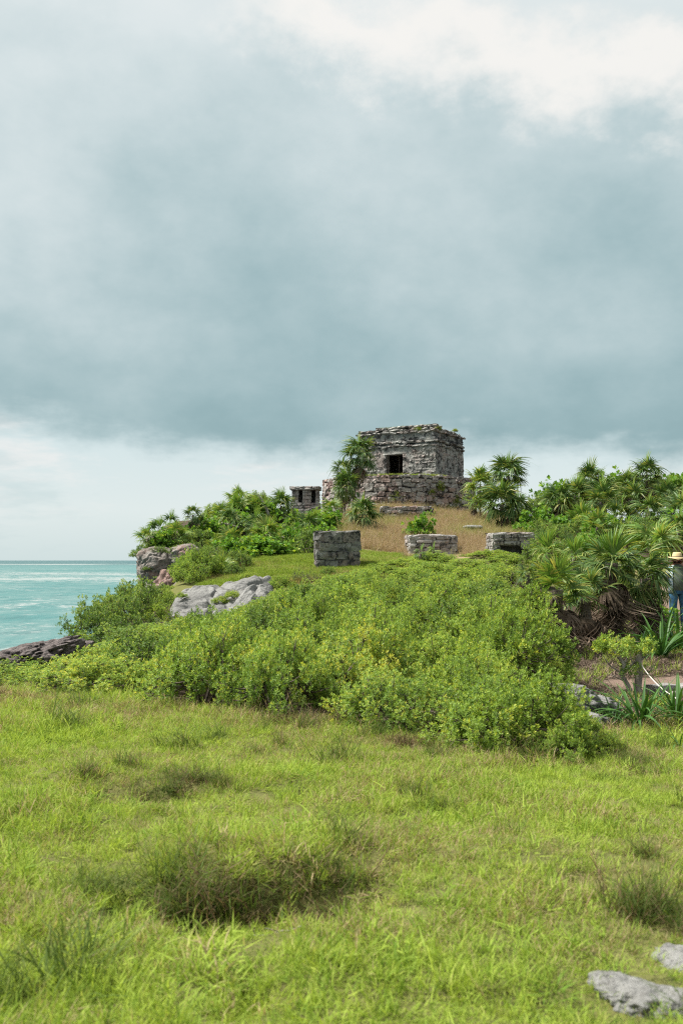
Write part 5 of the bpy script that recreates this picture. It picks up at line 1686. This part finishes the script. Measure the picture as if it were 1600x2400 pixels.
def person():
    Y = 23.3
    x = P(1588, 1400, Y)[0]
    g = gz(x, Y)
    skin = flat('skin', (0.36, 0.17, 0.115), .55, .35)
    tee = flat('t_shirt_cloth', (0.085, 0.105, 0.085), .9, .1, 40)
    denim = M('jeans_cloth', .9, .1)
    denim.color(denim.mix(denim.step(denim.noise(7, 4, .6), .35, .7), (0.02, 0.055, 0.11), (0.05, 0.14, 0.22)))
    denim.bump(denim.noise(35, 4, .6), .4, .01)
    plaid = M('plaid_shirt_cloth', .85, .15)
    wv = plaid.nd('ShaderNodeTexChecker')
    wv.inputs['Scale'].default_value = 28
    plaid.L.new(plaid.tc('Object'), wv.inputs['Vector'])
    plaid.color(plaid.mix(wv.outputs['Fac'], (0.52, 0.58, 0.60), (0.20, 0.33, 0.40)))
    straw = flat('straw', (0.50, 0.40, 0.22), .85, .15, 90)
    # body: one continuous skinned surface; the figure faces the camera (-Y)
    J = dict(pel=(0, 0, .98), spi=(0, .01, 1.2), che=(0, .01, 1.38), nec=(-.01, 0, 1.53), hea=(-.025, -.03, 1.62), top=(-.03, -.02, 1.72),
             shL=(-.2, .01, 1.45), elL=(-.33, -.05, 1.24), wrL=(-.40, -.20, 1.45), haL=(-.415, -.22, 1.53), shR=(.2, .01, 1.45), elR=(.29, .02, 1.17), wrR=(.27, -.12, .95), haR=(.26, -.15, .87),
             hiL=(-.1, 0, .92), knL=(-.12, -.03, .5), anL=(-.13, .02, .09), toL=(-.15, -.16, .04), hiR=(.1, 0, .92), knR=(.12, -.02, .5), anR=(.13, .03, .09), toR=(.16, -.15, .04))
    RD = dict(pel=.15, spi=.15, che=.155, nec=.062, hea=.092, top=.075, shL=.072, elL=.05, wrL=.034, haL=.036, shR=.072, elR=.05, wrR=.034, haR=.036,
              hiL=.1, knL=.066, anL=.045, toL=.042, hiR=.1, knR=.066, anR=.045, toR=.042)
    # fingers: short chains rooted in the palm
    for sd, (dx, dy, dz) in (('L', (-.02, -.02, 1)), ('R', (-.02, -.05, -1))):
        h = np.array(J['ha' + sd])
        for q in range(4):
            o = (q - 1.5) * .021
            ln = (.062, .075, .07, .055)[q]
            b = h + np.array((o, -.004 * q, dz * .035))
            J[f'f{q}a{sd}'] = tuple(b)
            J[f'f{q}b{sd}'] = tuple(b + np.array((o * .2, -.012, dz * ln * .55)))
            J[f'f{q}c{sd}'] = tuple(b + np.array((o * .3, -.038, dz * ln * .9)))
            for e in 'abc':
                RD[f'f{q}{e}{sd}'] = .0095
        sg = -1 if sd == 'R' else 1
        J['ta' + sd] = tuple(h + np.array((sg * .03, -.012, -dz * .01)))
        J['tb' + sd] = tuple(h + np.array((sg * .052, -.022, dz * .025)))
        RD['ta' + sd] = RD['tb' + sd] = .0105
    keys = list(J)
    E = [('pel', 'spi'), ('spi', 'che'), ('che', 'nec'), ('nec', 'hea'), ('hea', 'top'), ('che', 'shL'), ('shL', 'elL'), ('elL', 'wrL'), ('wrL', 'haL'), ('che', 'shR'), ('shR', 'elR'), ('elR', 'wrR'), ('wrR', 'haR'),
         ('pel', 'hiL'), ('hiL', 'knL'), ('knL', 'anL'), ('anL', 'toL'), ('pel', 'hiR'), ('hiR', 'knR'), ('knR', 'anR'), ('anR', 'toR')]
    for sd in 'LR':
        for q in range(4):
            E += [('ha' + sd, f'f{q}a{sd}'), (f'f{q}a{sd}', f'f{q}b{sd}'), (f'f{q}b{sd}', f'f{q}c{sd}')]
        E += [('ha' + sd, 'ta' + sd), ('ta' + sd, 'tb' + sd)]
    me = bpy.data.meshes.new('person')
    me.from_pydata([J[k] for k in keys], [(keys.index(a), keys.index(b)) for a, b in E], [])
    body = bpy.data.objects.new('person', me)
    body.location = (x, Y, g)
    body.rotation_euler = (0, 0, R(-12))
    link(body)
    me.materials.append(skin)
    sk = body.modifiers.new('skin', 'SKIN')
    sk.use_smooth_shade = True
    for i, k in enumerate(keys):
        sv = me.skin_vertices[0].data[i]
        sv.radius = (RD[k], RD[k] * (.82 if k in ('spi', 'che', 'pel') else 1))
        sv.use_root = k == 'pel'
    sb = body.modifiers.new('sub', 'SUBSURF')
    sb.levels = sb.render_levels = 2
    tag(body, 'man in straw hat, green T-shirt, open plaid shirt and jeans behind palms', 'person')
    hx, hy, hz = -.03, -.035, 1.64
    # face: nose, ears, hair under the hat
    face = [loft([(hx - .02, hy - .098, hz - .055, .004, .004), (hx - .02, hy - .112, hz - .045, .018, .016), (hx - .018, hy - .098, hz - .005, .011, .012), (hx - .018, hy - .09, hz + .02, .004, .004)], 8)]
    mesh_obj('nose', mesh_np('nose', *merge(face), skin, True), body)
    for s in (-1, 1):
        mesh_obj('ear', mesh_np('ear', *loft([(hx + s * .1, hy + .02, hz - .04, .004, .006), (hx + s * .108, hy + .02, hz - .02, .012, .022), (hx + s * .11, hy + .02, hz + .015, .012, .026), (hx + s * .104, hy + .02, hz + .035, .004, .008)], 8), skin, True), body)
    dk = flat('dark_hair', (0.03, 0.022, 0.018), .6, .3)
    for s in (-1, 1):
        mesh_obj('eye', mesh_np('eye', *loft([(hx - .02 + s * .034, hy - .085, hz - .004, .003, .004), (hx - .02 + s * .034, hy - .09, hz + .006, .014, .009), (hx - .02 + s * .034, hy - .085, hz + .015, .003, .004)], 8), dk, True), body)
    mesh_obj('mouth', mesh_np('mouth', *loft([(hx - .02, hy - .086, hz - .083, .014, .006), (hx - .02, hy - .091, hz - .078, .026, .01), (hx - .02, hy - .086, hz - .072, .014, .006)], 10), flat('lips', (.25, .09, .07)), True), body)
    mesh_obj('hair', mesh_np('hair', *loft([(hx, hy + .045, hz - .08, .05, .03), (hx, hy + .035, hz - .03, .1, .072), (hx, hy + .02, hz + .03, .106, .09), (hx, hy + .01, hz + .08, .09, .09)], 16), dk, True), body)
    # straw hat
    V, F = loft([(hx, hy, hz + .045, .100, .108), (hx, hy - .005, hz + .028, .2, .21), (hx, hy - .005, hz + .036, .205, .215), (hx, hy, hz + .058, .12, .128), (hx, hy, hz + .10, .108, .118), (hx, hy, hz + .155, .098, .108), (hx, hy, hz + .172, .072, .08), (hx, hy, hz + .164, .02, .03), (hx, hy, hz + .164, .001, .001)], 24)
    V[:, 2] += np.where(np.hypot(V[:, 0] - hx, V[:, 1] - hy) > .15, -.015 + .05 * np.abs(V[:, 0] - hx) / .2 - .02 * (V[:, 1] < hy), 0)
    hat = mesh_obj('straw_hat', mesh_np('straw_hat', V, F, straw, True), body)
    V, F = loft([(hx, hy, hz + .056, .124, .132), (hx, hy, hz + .082, .115, .125)], 24)
    mesh_obj('hat_band', mesh_np('hat_band', V, F, flat('hat_band', (.2, .15, .09)), True), hat)
    # T-shirt
    tors = loft([(0, 0, .92, .185, .15), (0, -.015, 1.0, .195, .175), (0, -.025, 1.12, .2, .185), (0, -.015, 1.28, .2, .165), (0, 0, 1.4, .215, .135), (0, .005, 1.47, .19, .1), (-.005, .005, 1.515, .105, .085), (-.008, 0, 1.53, .078, .074)], 20)

    def tube_pts(a, b, c, r):
        V, F = tubes([(np.array((a, (np.array(a) + np.array(b)) / 2, b) + ((c,) if c is not None else ())), r)], 12)
        return V, F
    mesh_obj('t_shirt', mesh_np('t_shirt', *tors, tee, True), body)
    # open overshirt: two front panels, back and sleeves
    sl = tube_pts((-.15, .01, 1.45), J['elL'], None, (.1, .085, .078))
    sl2 = tube_pts(J['elL'], tuple(np.array(J['elL']) * .35 + np.array(J['wrL']) * .65), None, (.074, .064, .056))
    sr = tube_pts((.15, .01, 1.45), J['elR'], None, (.1, .085, .078))
    sr2 = tube_pts(J['elR'], tuple(np.array(J['elR']) * .35 + np.array(J['wrR']) * .65), None, (.074, .064, .056))
    shell, n = [], 15
    aa = np.linspace(R(-52), R(232), n)
    hh = (.86, 1.0, 1.15, 1.3, 1.42, 1.5)
    rr = ((.225, .19), (.228, .205), (.23, .212), (.228, .195), (.235, .16), (.17, .115))
    for z, (rx, ry) in zip(hh, rr):
        shell += [(rx * math.cos(t), ry * math.sin(t) - .005, z + .012 * math.sin(5 * t + z * 9)) for t in aa]
    i = np.arange(len(hh) - 1)[:, None] * n + np.arange(n - 1)[None]
    SF = np.stack((i, i + 1, i + n + 1, i + n), -1).reshape(-1, 4)
    ov = mesh_obj('overshirt', mesh_np('overshirt', *merge([(np.array(shell), SF), sl, sl2, sr, sr2]), plaid.m, True), body)
    so = ov.modifiers.new('thick', 'SOLIDIFY')
    so.thickness = .006
    # jeans
    hip = loft([(0, 0, .84, .19, .14), (0, 0, .92, .192, .148), (0, 0, 1.02, .18, .145)], 20)
    legs = [tube_pts(J['hi' + s], J['kn' + s], None, (.118, .1, .084)) for s in 'LR'] + [tube_pts(J['kn' + s], tuple(np.array(J['an' + s]) + (0, 0, .0)), None, (.085, .076, .072)) for s in 'LR']
    mesh_obj('jeans', mesh_np('jeans', *merge([hip] + legs), denim.m, True), body)
    sh = flat('shoe_leather', (.06, .045, .035))
    for s in 'LR':
        a, t_ = np.array(J['an' + s]), np.array(J['to' + s])
        V, F = tubes([(np.array((a + (0, .06, -.04), a + (0, .02, -.035), (a + t_) / 2 + (0, 0, -.015), t_, t_ + (t_ - a) * .12)), (.02, .05, .052, .048, .012))], 10)
        mesh_obj('shoe', mesh_np('shoe', V, F, sh, True), body)


person()


# ------------------------------------------------------------------ grass (stuff)
def tuft(seed, n=34, h=(.06, .16), spread=.05, lean=.5, w=.0032, stemmy=0, curl=.7):
    rg = np.random.default_rng(seed)
    V, F4, F3, T = [], [], [], []

    def blade(b, d, side, L, wd, cv, tint):
        i0 = len(V)
        p = np.array(b, float)
        dd = np.array(d, float)
        m = 3
        for i in range(m):
            ww = wd * (1, .85, .55)[i]
            V.extend((tuple(p - side * ww / 2), tuple(p + side * ww / 2)))
            T.extend((tint, tint))
            p = p + dd * (L / m)
            dd = unit(dd + cv)
        V.append(tuple(p))
        T.append(tint + .15)
        for i in range(m - 1):
            F4.append((i0 + 2 * i, i0 + 2 * i + 1, i0 + 2 * i + 3, i0 + 2 * i + 2))
        F3.append((i0 + 2 * m - 2, i0 + 2 * m - 1, i0 + 2 * m))

    for k in range(n):
        a = rg.uniform(0, 2 * np.pi)
        r = spread * math.sqrt(rg.random())
        b = (r * math.cos(a), r * math.sin(a), -.01)
        a2 = a + rg.normal(0, .8)
        t = abs(rg.normal(0, lean))
        d = unit(np.array((math.cos(a2) * math.sin(t), math.sin(a2) * math.sin(t), math.cos(t))))
        side = unit(np.array((-math.sin(a2) + rg.normal(0, .5), math.cos(a2) + rg.normal(0, .5), 0)))
        L = rg.uniform(*h)
        tint = float(np.clip(rg.normal(.5, .30), 0, 1))
        cv = np.array((math.cos(a2), math.sin(a2), -.35)) * curl * rg.uniform(.2, .7)
        blade(b, d, side, L, w * rg.uniform(.7, 1.2), cv, tint)
    for k in range(stemmy):
        # wiry stem with short leaves set alternately at an angle
        a = rg.uniform(0, 2 * np.pi)
        t = abs(rg.normal(0, .45))
        d = unit(np.array((math.cos(a) * math.sin(t), math.sin(a) * math.sin(t), math.cos(t))))
        side = unit(np.cross(d, rg.normal(0, 1, 3)))
        L = rg.uniform(h[1] * .9, h[1] * 1.6)
        tint = float(np.clip(rg.normal(.55, .2), 0, 1))
        b = np.array((rg.normal(0, spread * .5), rg.normal(0, spread * .5), -.01))
        blade(b, d, np.cross(d, side), L, w * .7, np.zeros(3), tint)
        for q in range(7):
            u = .25 + .1 * q
            s = side if q % 2 else -side
            ld = unit(d * .9 + s * .75)
            blade(b + d * L * u, ld, np.cross(ld, side), L * rg.uniform(.22, .36), w * .9, s * .12, tint)
    return np.array(V), [np.array(F4), np.array(F3)], np.clip(T, 0, 1)


def tuft_collection(name, specs, mat):
    c = bpy.data.collections.new(name)
    for i, k in enumerate(specs):
        V, F, T = tuft(**k)
        o = bpy.data.objects.new(f'{name}_{i:02d}', mesh_np(name, V, F, mat, False, dict(tint=T)))
        c.objects.link(o)
    return c


def scatter(name, pts, rot, scl, idx, dry, coll, label, cat='grass'):
    me = bpy.data.meshes.new(name)
    n = len(pts)
    me.vertices.add(n)
    me.vertices.foreach_set('co', np.asarray(pts, np.float32).ravel())
    for nm, ty, key, val in (('rot', 'FLOAT_VECTOR', 'vector', rot), ('scl', 'FLOAT_VECTOR', 'vector', scl), ('idx', 'INT', 'value', idx), ('dry', 'FLOAT', 'value', dry)):
        a = me.attributes.new(nm, ty, 'POINT')
        a.data.foreach_set(key, np.asarray(val, np.int32 if ty == 'INT' else np.float32).ravel())
    me.update()
    o = mesh_obj(name, me)
    tag(o, label, cat, None, 'stuff')
    ng = bpy.data.node_groups.new(name + '_scatter', 'GeometryNodeTree')
    ng.interface.new_socket('Geometry', in_out='INPUT', socket_type='NodeSocketGeometry')
    ng.interface.new_socket('Geometry', in_out='OUTPUT', socket_type='NodeSocketGeometry')
    gi, go = ng.nodes.new('NodeGroupInput'), ng.nodes.new('NodeGroupOutput')
    ip = ng.nodes.new('GeometryNodeInstanceOnPoints')
    ci = ng.nodes.new('GeometryNodeCollectionInfo')
    ci.inputs['Collection'].default_value = coll
    ci.inputs['Separate Children'].default_value = True
    ci.inputs['Reset Children'].default_value = True

    def na(nm, dt):
        q = ng.nodes.new('GeometryNodeInputNamedAttribute')
        q.data_type = dt
        q.inputs['Name'].default_value = nm
        return q.outputs['Attribute']
    ng.links.new(gi.outputs[0], ip.inputs['Points'])
    ng.links.new(ci.outputs[0], ip.inputs['Instance'])
    ip.inputs['Pick Instance'].default_value = True
    ng.links.new(na('idx', 'INT'), ip.inputs['Instance Index'])
    ng.links.new(na('rot', 'FLOAT_VECTOR'), ip.inputs['Rotation'])
    ng.links.new(na('scl', 'FLOAT_VECTOR'), ip.inputs['Scale'])
    ng.links.new(ip.outputs[0], go.inputs[0])
    md = o.modifiers.new('scatter', 'NODES')
    md.node_group = ng
    return o


def patch(seed, n, h, size, lean, w, stemmy, clumps):
    """a hand-sized mat of tangled blades made of several leaning clumps"""
    rg = np.random.default_rng(seed)
    Vs, F4, F3, Ts, off = [], [], [], [], 0
    for k in range(clumps):
        V, F, T = tuft(seed * 31 + k, n // clumps, h, .05, lean, w, stemmy, .8)
        a = rg.uniform(0, 6.28)
        tl = Euler((rg.normal(0, .28), rg.normal(.12, .28), a)).to_matrix()
        sc = rg.uniform(.7, 1.25)
        V = (V * sc) @ np.array(tl).T + np.array((rg.uniform(-.5, .5) * size, rg.uniform(-.5, .5) * size, 0))
        Vs.append(V); F4.append(F[0] + off); F3.append(F[1] + off); off += len(V)
        Ts.append(np.clip(T + rg.normal(0, .2), 0, 1))
    return np.concatenate(Vs), [np.concatenate(F4), np.concatenate(F3)], np.concatenate(Ts)


def meadow():
    rg = np.random.default_rng(5)
    coll = bpy.data.collections.new('grass_patch')
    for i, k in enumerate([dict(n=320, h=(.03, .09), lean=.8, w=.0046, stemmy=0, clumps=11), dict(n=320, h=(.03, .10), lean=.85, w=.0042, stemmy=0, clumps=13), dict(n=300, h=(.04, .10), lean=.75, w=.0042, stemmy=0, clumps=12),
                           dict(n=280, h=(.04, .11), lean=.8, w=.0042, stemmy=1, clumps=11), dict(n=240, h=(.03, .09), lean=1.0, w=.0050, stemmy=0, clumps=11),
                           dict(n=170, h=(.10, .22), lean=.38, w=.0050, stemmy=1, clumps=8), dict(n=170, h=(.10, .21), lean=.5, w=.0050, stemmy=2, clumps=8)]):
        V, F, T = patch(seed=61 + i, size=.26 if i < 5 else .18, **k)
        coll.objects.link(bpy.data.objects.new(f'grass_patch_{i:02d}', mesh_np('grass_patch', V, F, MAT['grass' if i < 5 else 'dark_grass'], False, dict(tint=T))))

    def scene_pts(n, ymin, ymax, pw):
        y = ymin + (ymax - ymin) * rg.random(n) ** pw
        x = rg.uniform(-1, 1, n) * (0.36 * y + 1.0)
        return x, y

    # jittered grid so that the mats overlap evenly
    g = .122
    X, Y = np.meshgrid(np.arange(-7, 7, g), np.arange(1.2, 14, g))
    x, y = (X + rg.uniform(-.5, .5, X.shape) * g).ravel(), (Y + rg.uniform(-.5, .5, X.shape) * g).ravel()
    keep = np.abs(x) < .36 * y + 1.0
    x, y = x[keep], y[keep]
    front = np.interp(x, FRONT[:, 0], FRONT[:, 1])
    p = np.stack((x, y, x * 0), -1)
    keep = (y < front + .5) & (x > np.interp(y, EDGE_Y, EDGE_X) + .1)
    for h, f in (((-.56, 4.50, .30, .20), 1.0), ((-.15, 4.52, .2, .12), .9), (HOLES[5], .5)):
        keep &= ~((ell(x + .10 * fbm(p * 7, 2, 2), y + .04, h[0], h[1], h[2] * f, h[3] * f) > .35) & (rg.random(len(x)) < .80))
    for cx, cy_, rx, ry in ((P(1515, 2345, 3.74)[0], 3.72, .20, .13), (P(1640, 2290, 3.98)[0], 3.98, .16, .11)):
        keep &= (((x - cx) / rx) ** 2 + ((y - cy_) / ry) ** 2) > 1
    x, y, front, p = x[keep], y[keep], front[keep], p[keep]
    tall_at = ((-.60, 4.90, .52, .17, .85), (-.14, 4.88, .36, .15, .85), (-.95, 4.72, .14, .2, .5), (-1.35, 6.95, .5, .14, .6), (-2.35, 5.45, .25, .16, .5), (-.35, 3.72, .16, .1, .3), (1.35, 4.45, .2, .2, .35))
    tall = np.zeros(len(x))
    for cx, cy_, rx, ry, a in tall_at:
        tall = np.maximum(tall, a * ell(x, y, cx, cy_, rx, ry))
    n = len(x)
    big = fbm(p * np.array((.5, .8, 1)), 3, 41)
    sm = fbm(p * 1.9, 3, 43)
    dry = .20 + .28 * np.clip(big, -.6, 1) + .42 * np.clip(sm, -.4, 1) + rg.normal(0, .06, n)
    dry += .22 * smoothstep(y, front - 1.0, front - .1) * (sm > -.1)
    dry += .20 * np.clip((-x - 1.5) / 2.5, 0, 1) * np.clip((y - 7) / 4, 0, 1)
    dry += .30 * tall
    cl = fbm(p * 1.5, 3, 47)
    s = (.72 + .85 * np.clip(cl + .15, 0, 1) + .02 * tall) * rg.uniform(.8, 1.15, n) * np.interp(y, (1, 5, 12), (.9, .95, 1.1))
    # short in front of the bare hollow so that it stays open to view
    s *= 1 - .55 * ell(x, y, -.48, 4.1, .42, .32)
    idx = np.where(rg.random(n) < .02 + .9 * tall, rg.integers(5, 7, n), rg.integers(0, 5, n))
    rot = np.stack((rg.normal(0, .10, n), .06 + rg.normal(0, .10, n), rg.uniform(0, 6.28, n)), -1)
    wide = np.interp(y, (1, 5, 14), (1.3, 1.15, 1.3)) * rg.uniform(.85, 1.2, n)
    scatter('meadow_grass', np.stack((x, y, ground(x, y) - .01), -1), rot, np.stack((s * wide, s * wide, s), -1), idx, np.clip(dry, 0, 1), coll, 'tangled yellow-green meadow grass covering the foreground')


meadow()


def lawn_and_dry():
    rg = np.random.default_rng(8)
    c1 = tuft_collection('lawn_tuft', [dict(seed=21 + i, n=22, h=(.04, .10), spread=.10, lean=.8, w=.012) for i in range(3)], MAT['lawn'])
    n = 26000
    x, y = rg.uniform(-4.6, 6, n), rg.uniform(26.4, 37, n)
    zz = zones(x, y)
    k = (zz['lawn'] > rg.uniform(.2, .8, n))
    x, y = x[k], y[k]
    n = len(x)
    p = np.stack((x, y, x * 0), -1)
    dry = np.clip(.22 + .8 * fbm(p * .8, 4, 5) + rg.normal(0, .1, n), 0, 1)
    s = rg.uniform(.7, 1.3, n) * 1.1
    rot = np.stack((rg.normal(0, .1, n), rg.normal(0, .1, n), rg.uniform(0, 6.28, n)), -1)
    scatter('lawn_grass', np.stack((x, y, ground(x, y)), -1), rot, np.stack((s, s, s), -1), rg.integers(0, 3, n), dry, c1, 'short bright green turf around the square altar')
    c2 = tuft_collection('dry_tuft', [dict(seed=31 + i, n=26, h=(.14, .34), spread=.12, lean=.5, w=.010, stemmy=2) for i in range(3)], MAT['dry_grass'])
    n = 20000
    x, y = rg.uniform(-1.2, 11.5, n), rg.uniform(34.5, 60, n)
    zz = zones(x, y)
    k = (zz['dry'] > rg.uniform(.2, .8, n)) & (np.hypot(x - PC[0], y - PC[1]) > PR + .05)
    # nothing grows inside the terrace wall or the altars
    k &= ~((np.abs(x - P(952, 0, 54.3)[0]) < 1.4) & (y > 54.1) & (y < 54.6))
    k &= ~((np.abs(x - P(1016, 0, 36)[0]) < 1.0) & (y > 34.6) & (y < 37.2))
    x, y = x[k], y[k]
    n = len(x)
    p = np.stack((x, y, x * 0), -1)
    dry = np.clip(.66 + .85 * fbm(p * .55, 4, 15) + rg.normal(0, .12, n), 0, 1)
    s = rg.uniform(.6, 1.2, n) * (1 + .3 * fbm(p * .9, 2, 6))
    rot = np.stack((rg.normal(0, .12, n), .2 + rg.normal(0, .12, n), rg.uniform(0, 6.28, n)), -1)
    z = ground(x, y)
    # the bank held up by the terrace wall
    scatter('dry_grass', np.stack((x, y, z), -1), rot, np.stack((s, s, s), -1), rg.integers(0, 3, n), dry, c2, 'tan dry grass on the slope below the temple')
    # weeds on the ruin tops
    c3 = tuft_collection('weed_tuft', [dict(seed=41 + i, n=22, h=(.06, .16), spread=.10, lean=.6, w=.016) for i in range(3)], MAT['lawn'])
    pts = []
    ca, sa = math.cos(T_ANG), math.sin(T_ANG)

    def loc(u, v, zz):
        return (5.66 + u * ca - v * sa, 60 + u * sa + v * ca, TZ + zz)
    for k in range(420):
        u = rg.uniform(-3.9, -.2)
        pts.append(loc(u, rg.uniform(.15, .9), 3.10 + .06 * rg.random()))
    for k in range(26):
        pts.append(loc(-1.15 + rg.normal(0, .16), rg.uniform(-.05, .1), 2.98 + rg.normal(0, .05)))
        pts.append(loc(.03, .35 + rg.normal(0, .16), 2.98 + rg.normal(0, .08)))
        pts.append(loc(-.1, 3.4 + rg.normal(0, .14), 3.16 + .1 * rg.random()))
    for k in range(420):
        a = R(rg.uniform(-150, -55))
        r = PR - rg.uniform(.05, .7)
        pts.append((PC[0] + r * math.cos(a), PC[1] + r * math.sin(a), TZ + .01))
    for a0, z0, m in ((-62, 5.9, 40), (-48, 5.1, 60), (-55, 4.7, 40), (-70, 5.6, 20), (-95, 5.3, 20), (-66, 4.45, 50), (-128, 6.25, 60)):
        for k in range(m):
            a = R(a0 + rg.normal(0, 1.8))
            z1 = z0 + rg.normal(0, .14)
            pts.append((PC[0] + (PR + .07) * math.cos(a), PC[1] + (PR + .07) * math.sin(a), z1))
    pts = np.array(pts)
    n = len(pts)
    s = rg.uniform(.6, 1.25, n)
    scatter('ruin_weeds', pts, np.stack((rg.normal(.2, .3, n), rg.normal(0, .3, n), rg.uniform(0, 6.28, n)), -1), np.stack((s, s, s), -1), rg.integers(0, 3, n), np.clip(rg.normal(.2, .15, n), 0, 1), c3,
            'small green weeds sprouting on the temple roof and platform', 'weeds')


lawn_and_dry()


def palm_litter():
    rg = np.random.default_rng(19)
    c = tuft_collection('litter_tuft', [dict(seed=71, n=16, h=(.10, .30), spread=.16, lean=1.35, w=.016, curl=.3), dict(seed=72, n=18, h=(.08, .26), spread=.18, lean=1.4, w=.014, curl=.3), dict(seed=73, n=22, h=(.08, .20), spread=.08, lean=.6, w=.008)], MAT['grass'])
    for o in list(c.objects)[:2]:
        o.data.materials[0] = MAT['dead_frond']
    n = 5200
    x, y = rg.uniform(1.9, 8.5, n), rg.uniform(10.5, 22, n)
    k = (path_mask(x, y) < .3) & (x > .115 * y + .9) & (x < .36 * y + .6) & (y > np.interp(x, FRONT[:, 0], FRONT[:, 1]) - .2)
    x, y = x[k], y[k]
    n = len(x)
    idx = np.where(rg.random(n) < .82, rg.integers(0, 2, n), 2)
    dry = np.where(idx < 2, 1.0, rg.uniform(0, .5, n))
    s = rg.uniform(.6, 1.2, n)
    scatter('palm_litter', np.stack((x, y, ground(x, y) + .01), -1), np.stack((rg.normal(0, .1, n), rg.normal(0, .1, n), rg.uniform(0, 6.28, n)), -1), np.stack((s, s, np.where(idx < 2, s * .3, s)), -1), idx, dry, c,
            'brown fallen leaf litter and sparse grass under the near palms', 'leaf litter')


palm_litter()


def litter():
    """dead stalks and fallen twigs lying in the bare hollow"""
    rg = np.random.default_rng(9)
    paths = []
    for k in range(110):
        x, y = -.52 + rg.normal(0, .2), 4.50 + rg.normal(0, .10)
        a = rg.uniform(0, 6.28)
        L = rg.uniform(.04, .16)
        p0 = np.array((x, y, gz(x, y) + .012))
        p1 = np.array((x + L * math.cos(a), y + L * math.sin(a), 0))
        p1[2] = gz(p1[0], p1[1]) + .015 + rg.random() * .02
        paths.append((np.array((p0, (p0 + p1) / 2 + rg.normal(0, .006, 3), p1)), np.array((.0032, .003, .002))))
    V, F = tubes(paths, 5)
    o = mesh_obj('twig_litter', mesh_np('twig_litter', V, F, MAT['dead_wood'], True))
    tag(o, 'dead stalks and twigs lying in the bare hollow in the grass', 'litter', None, 'stuff')


litter()
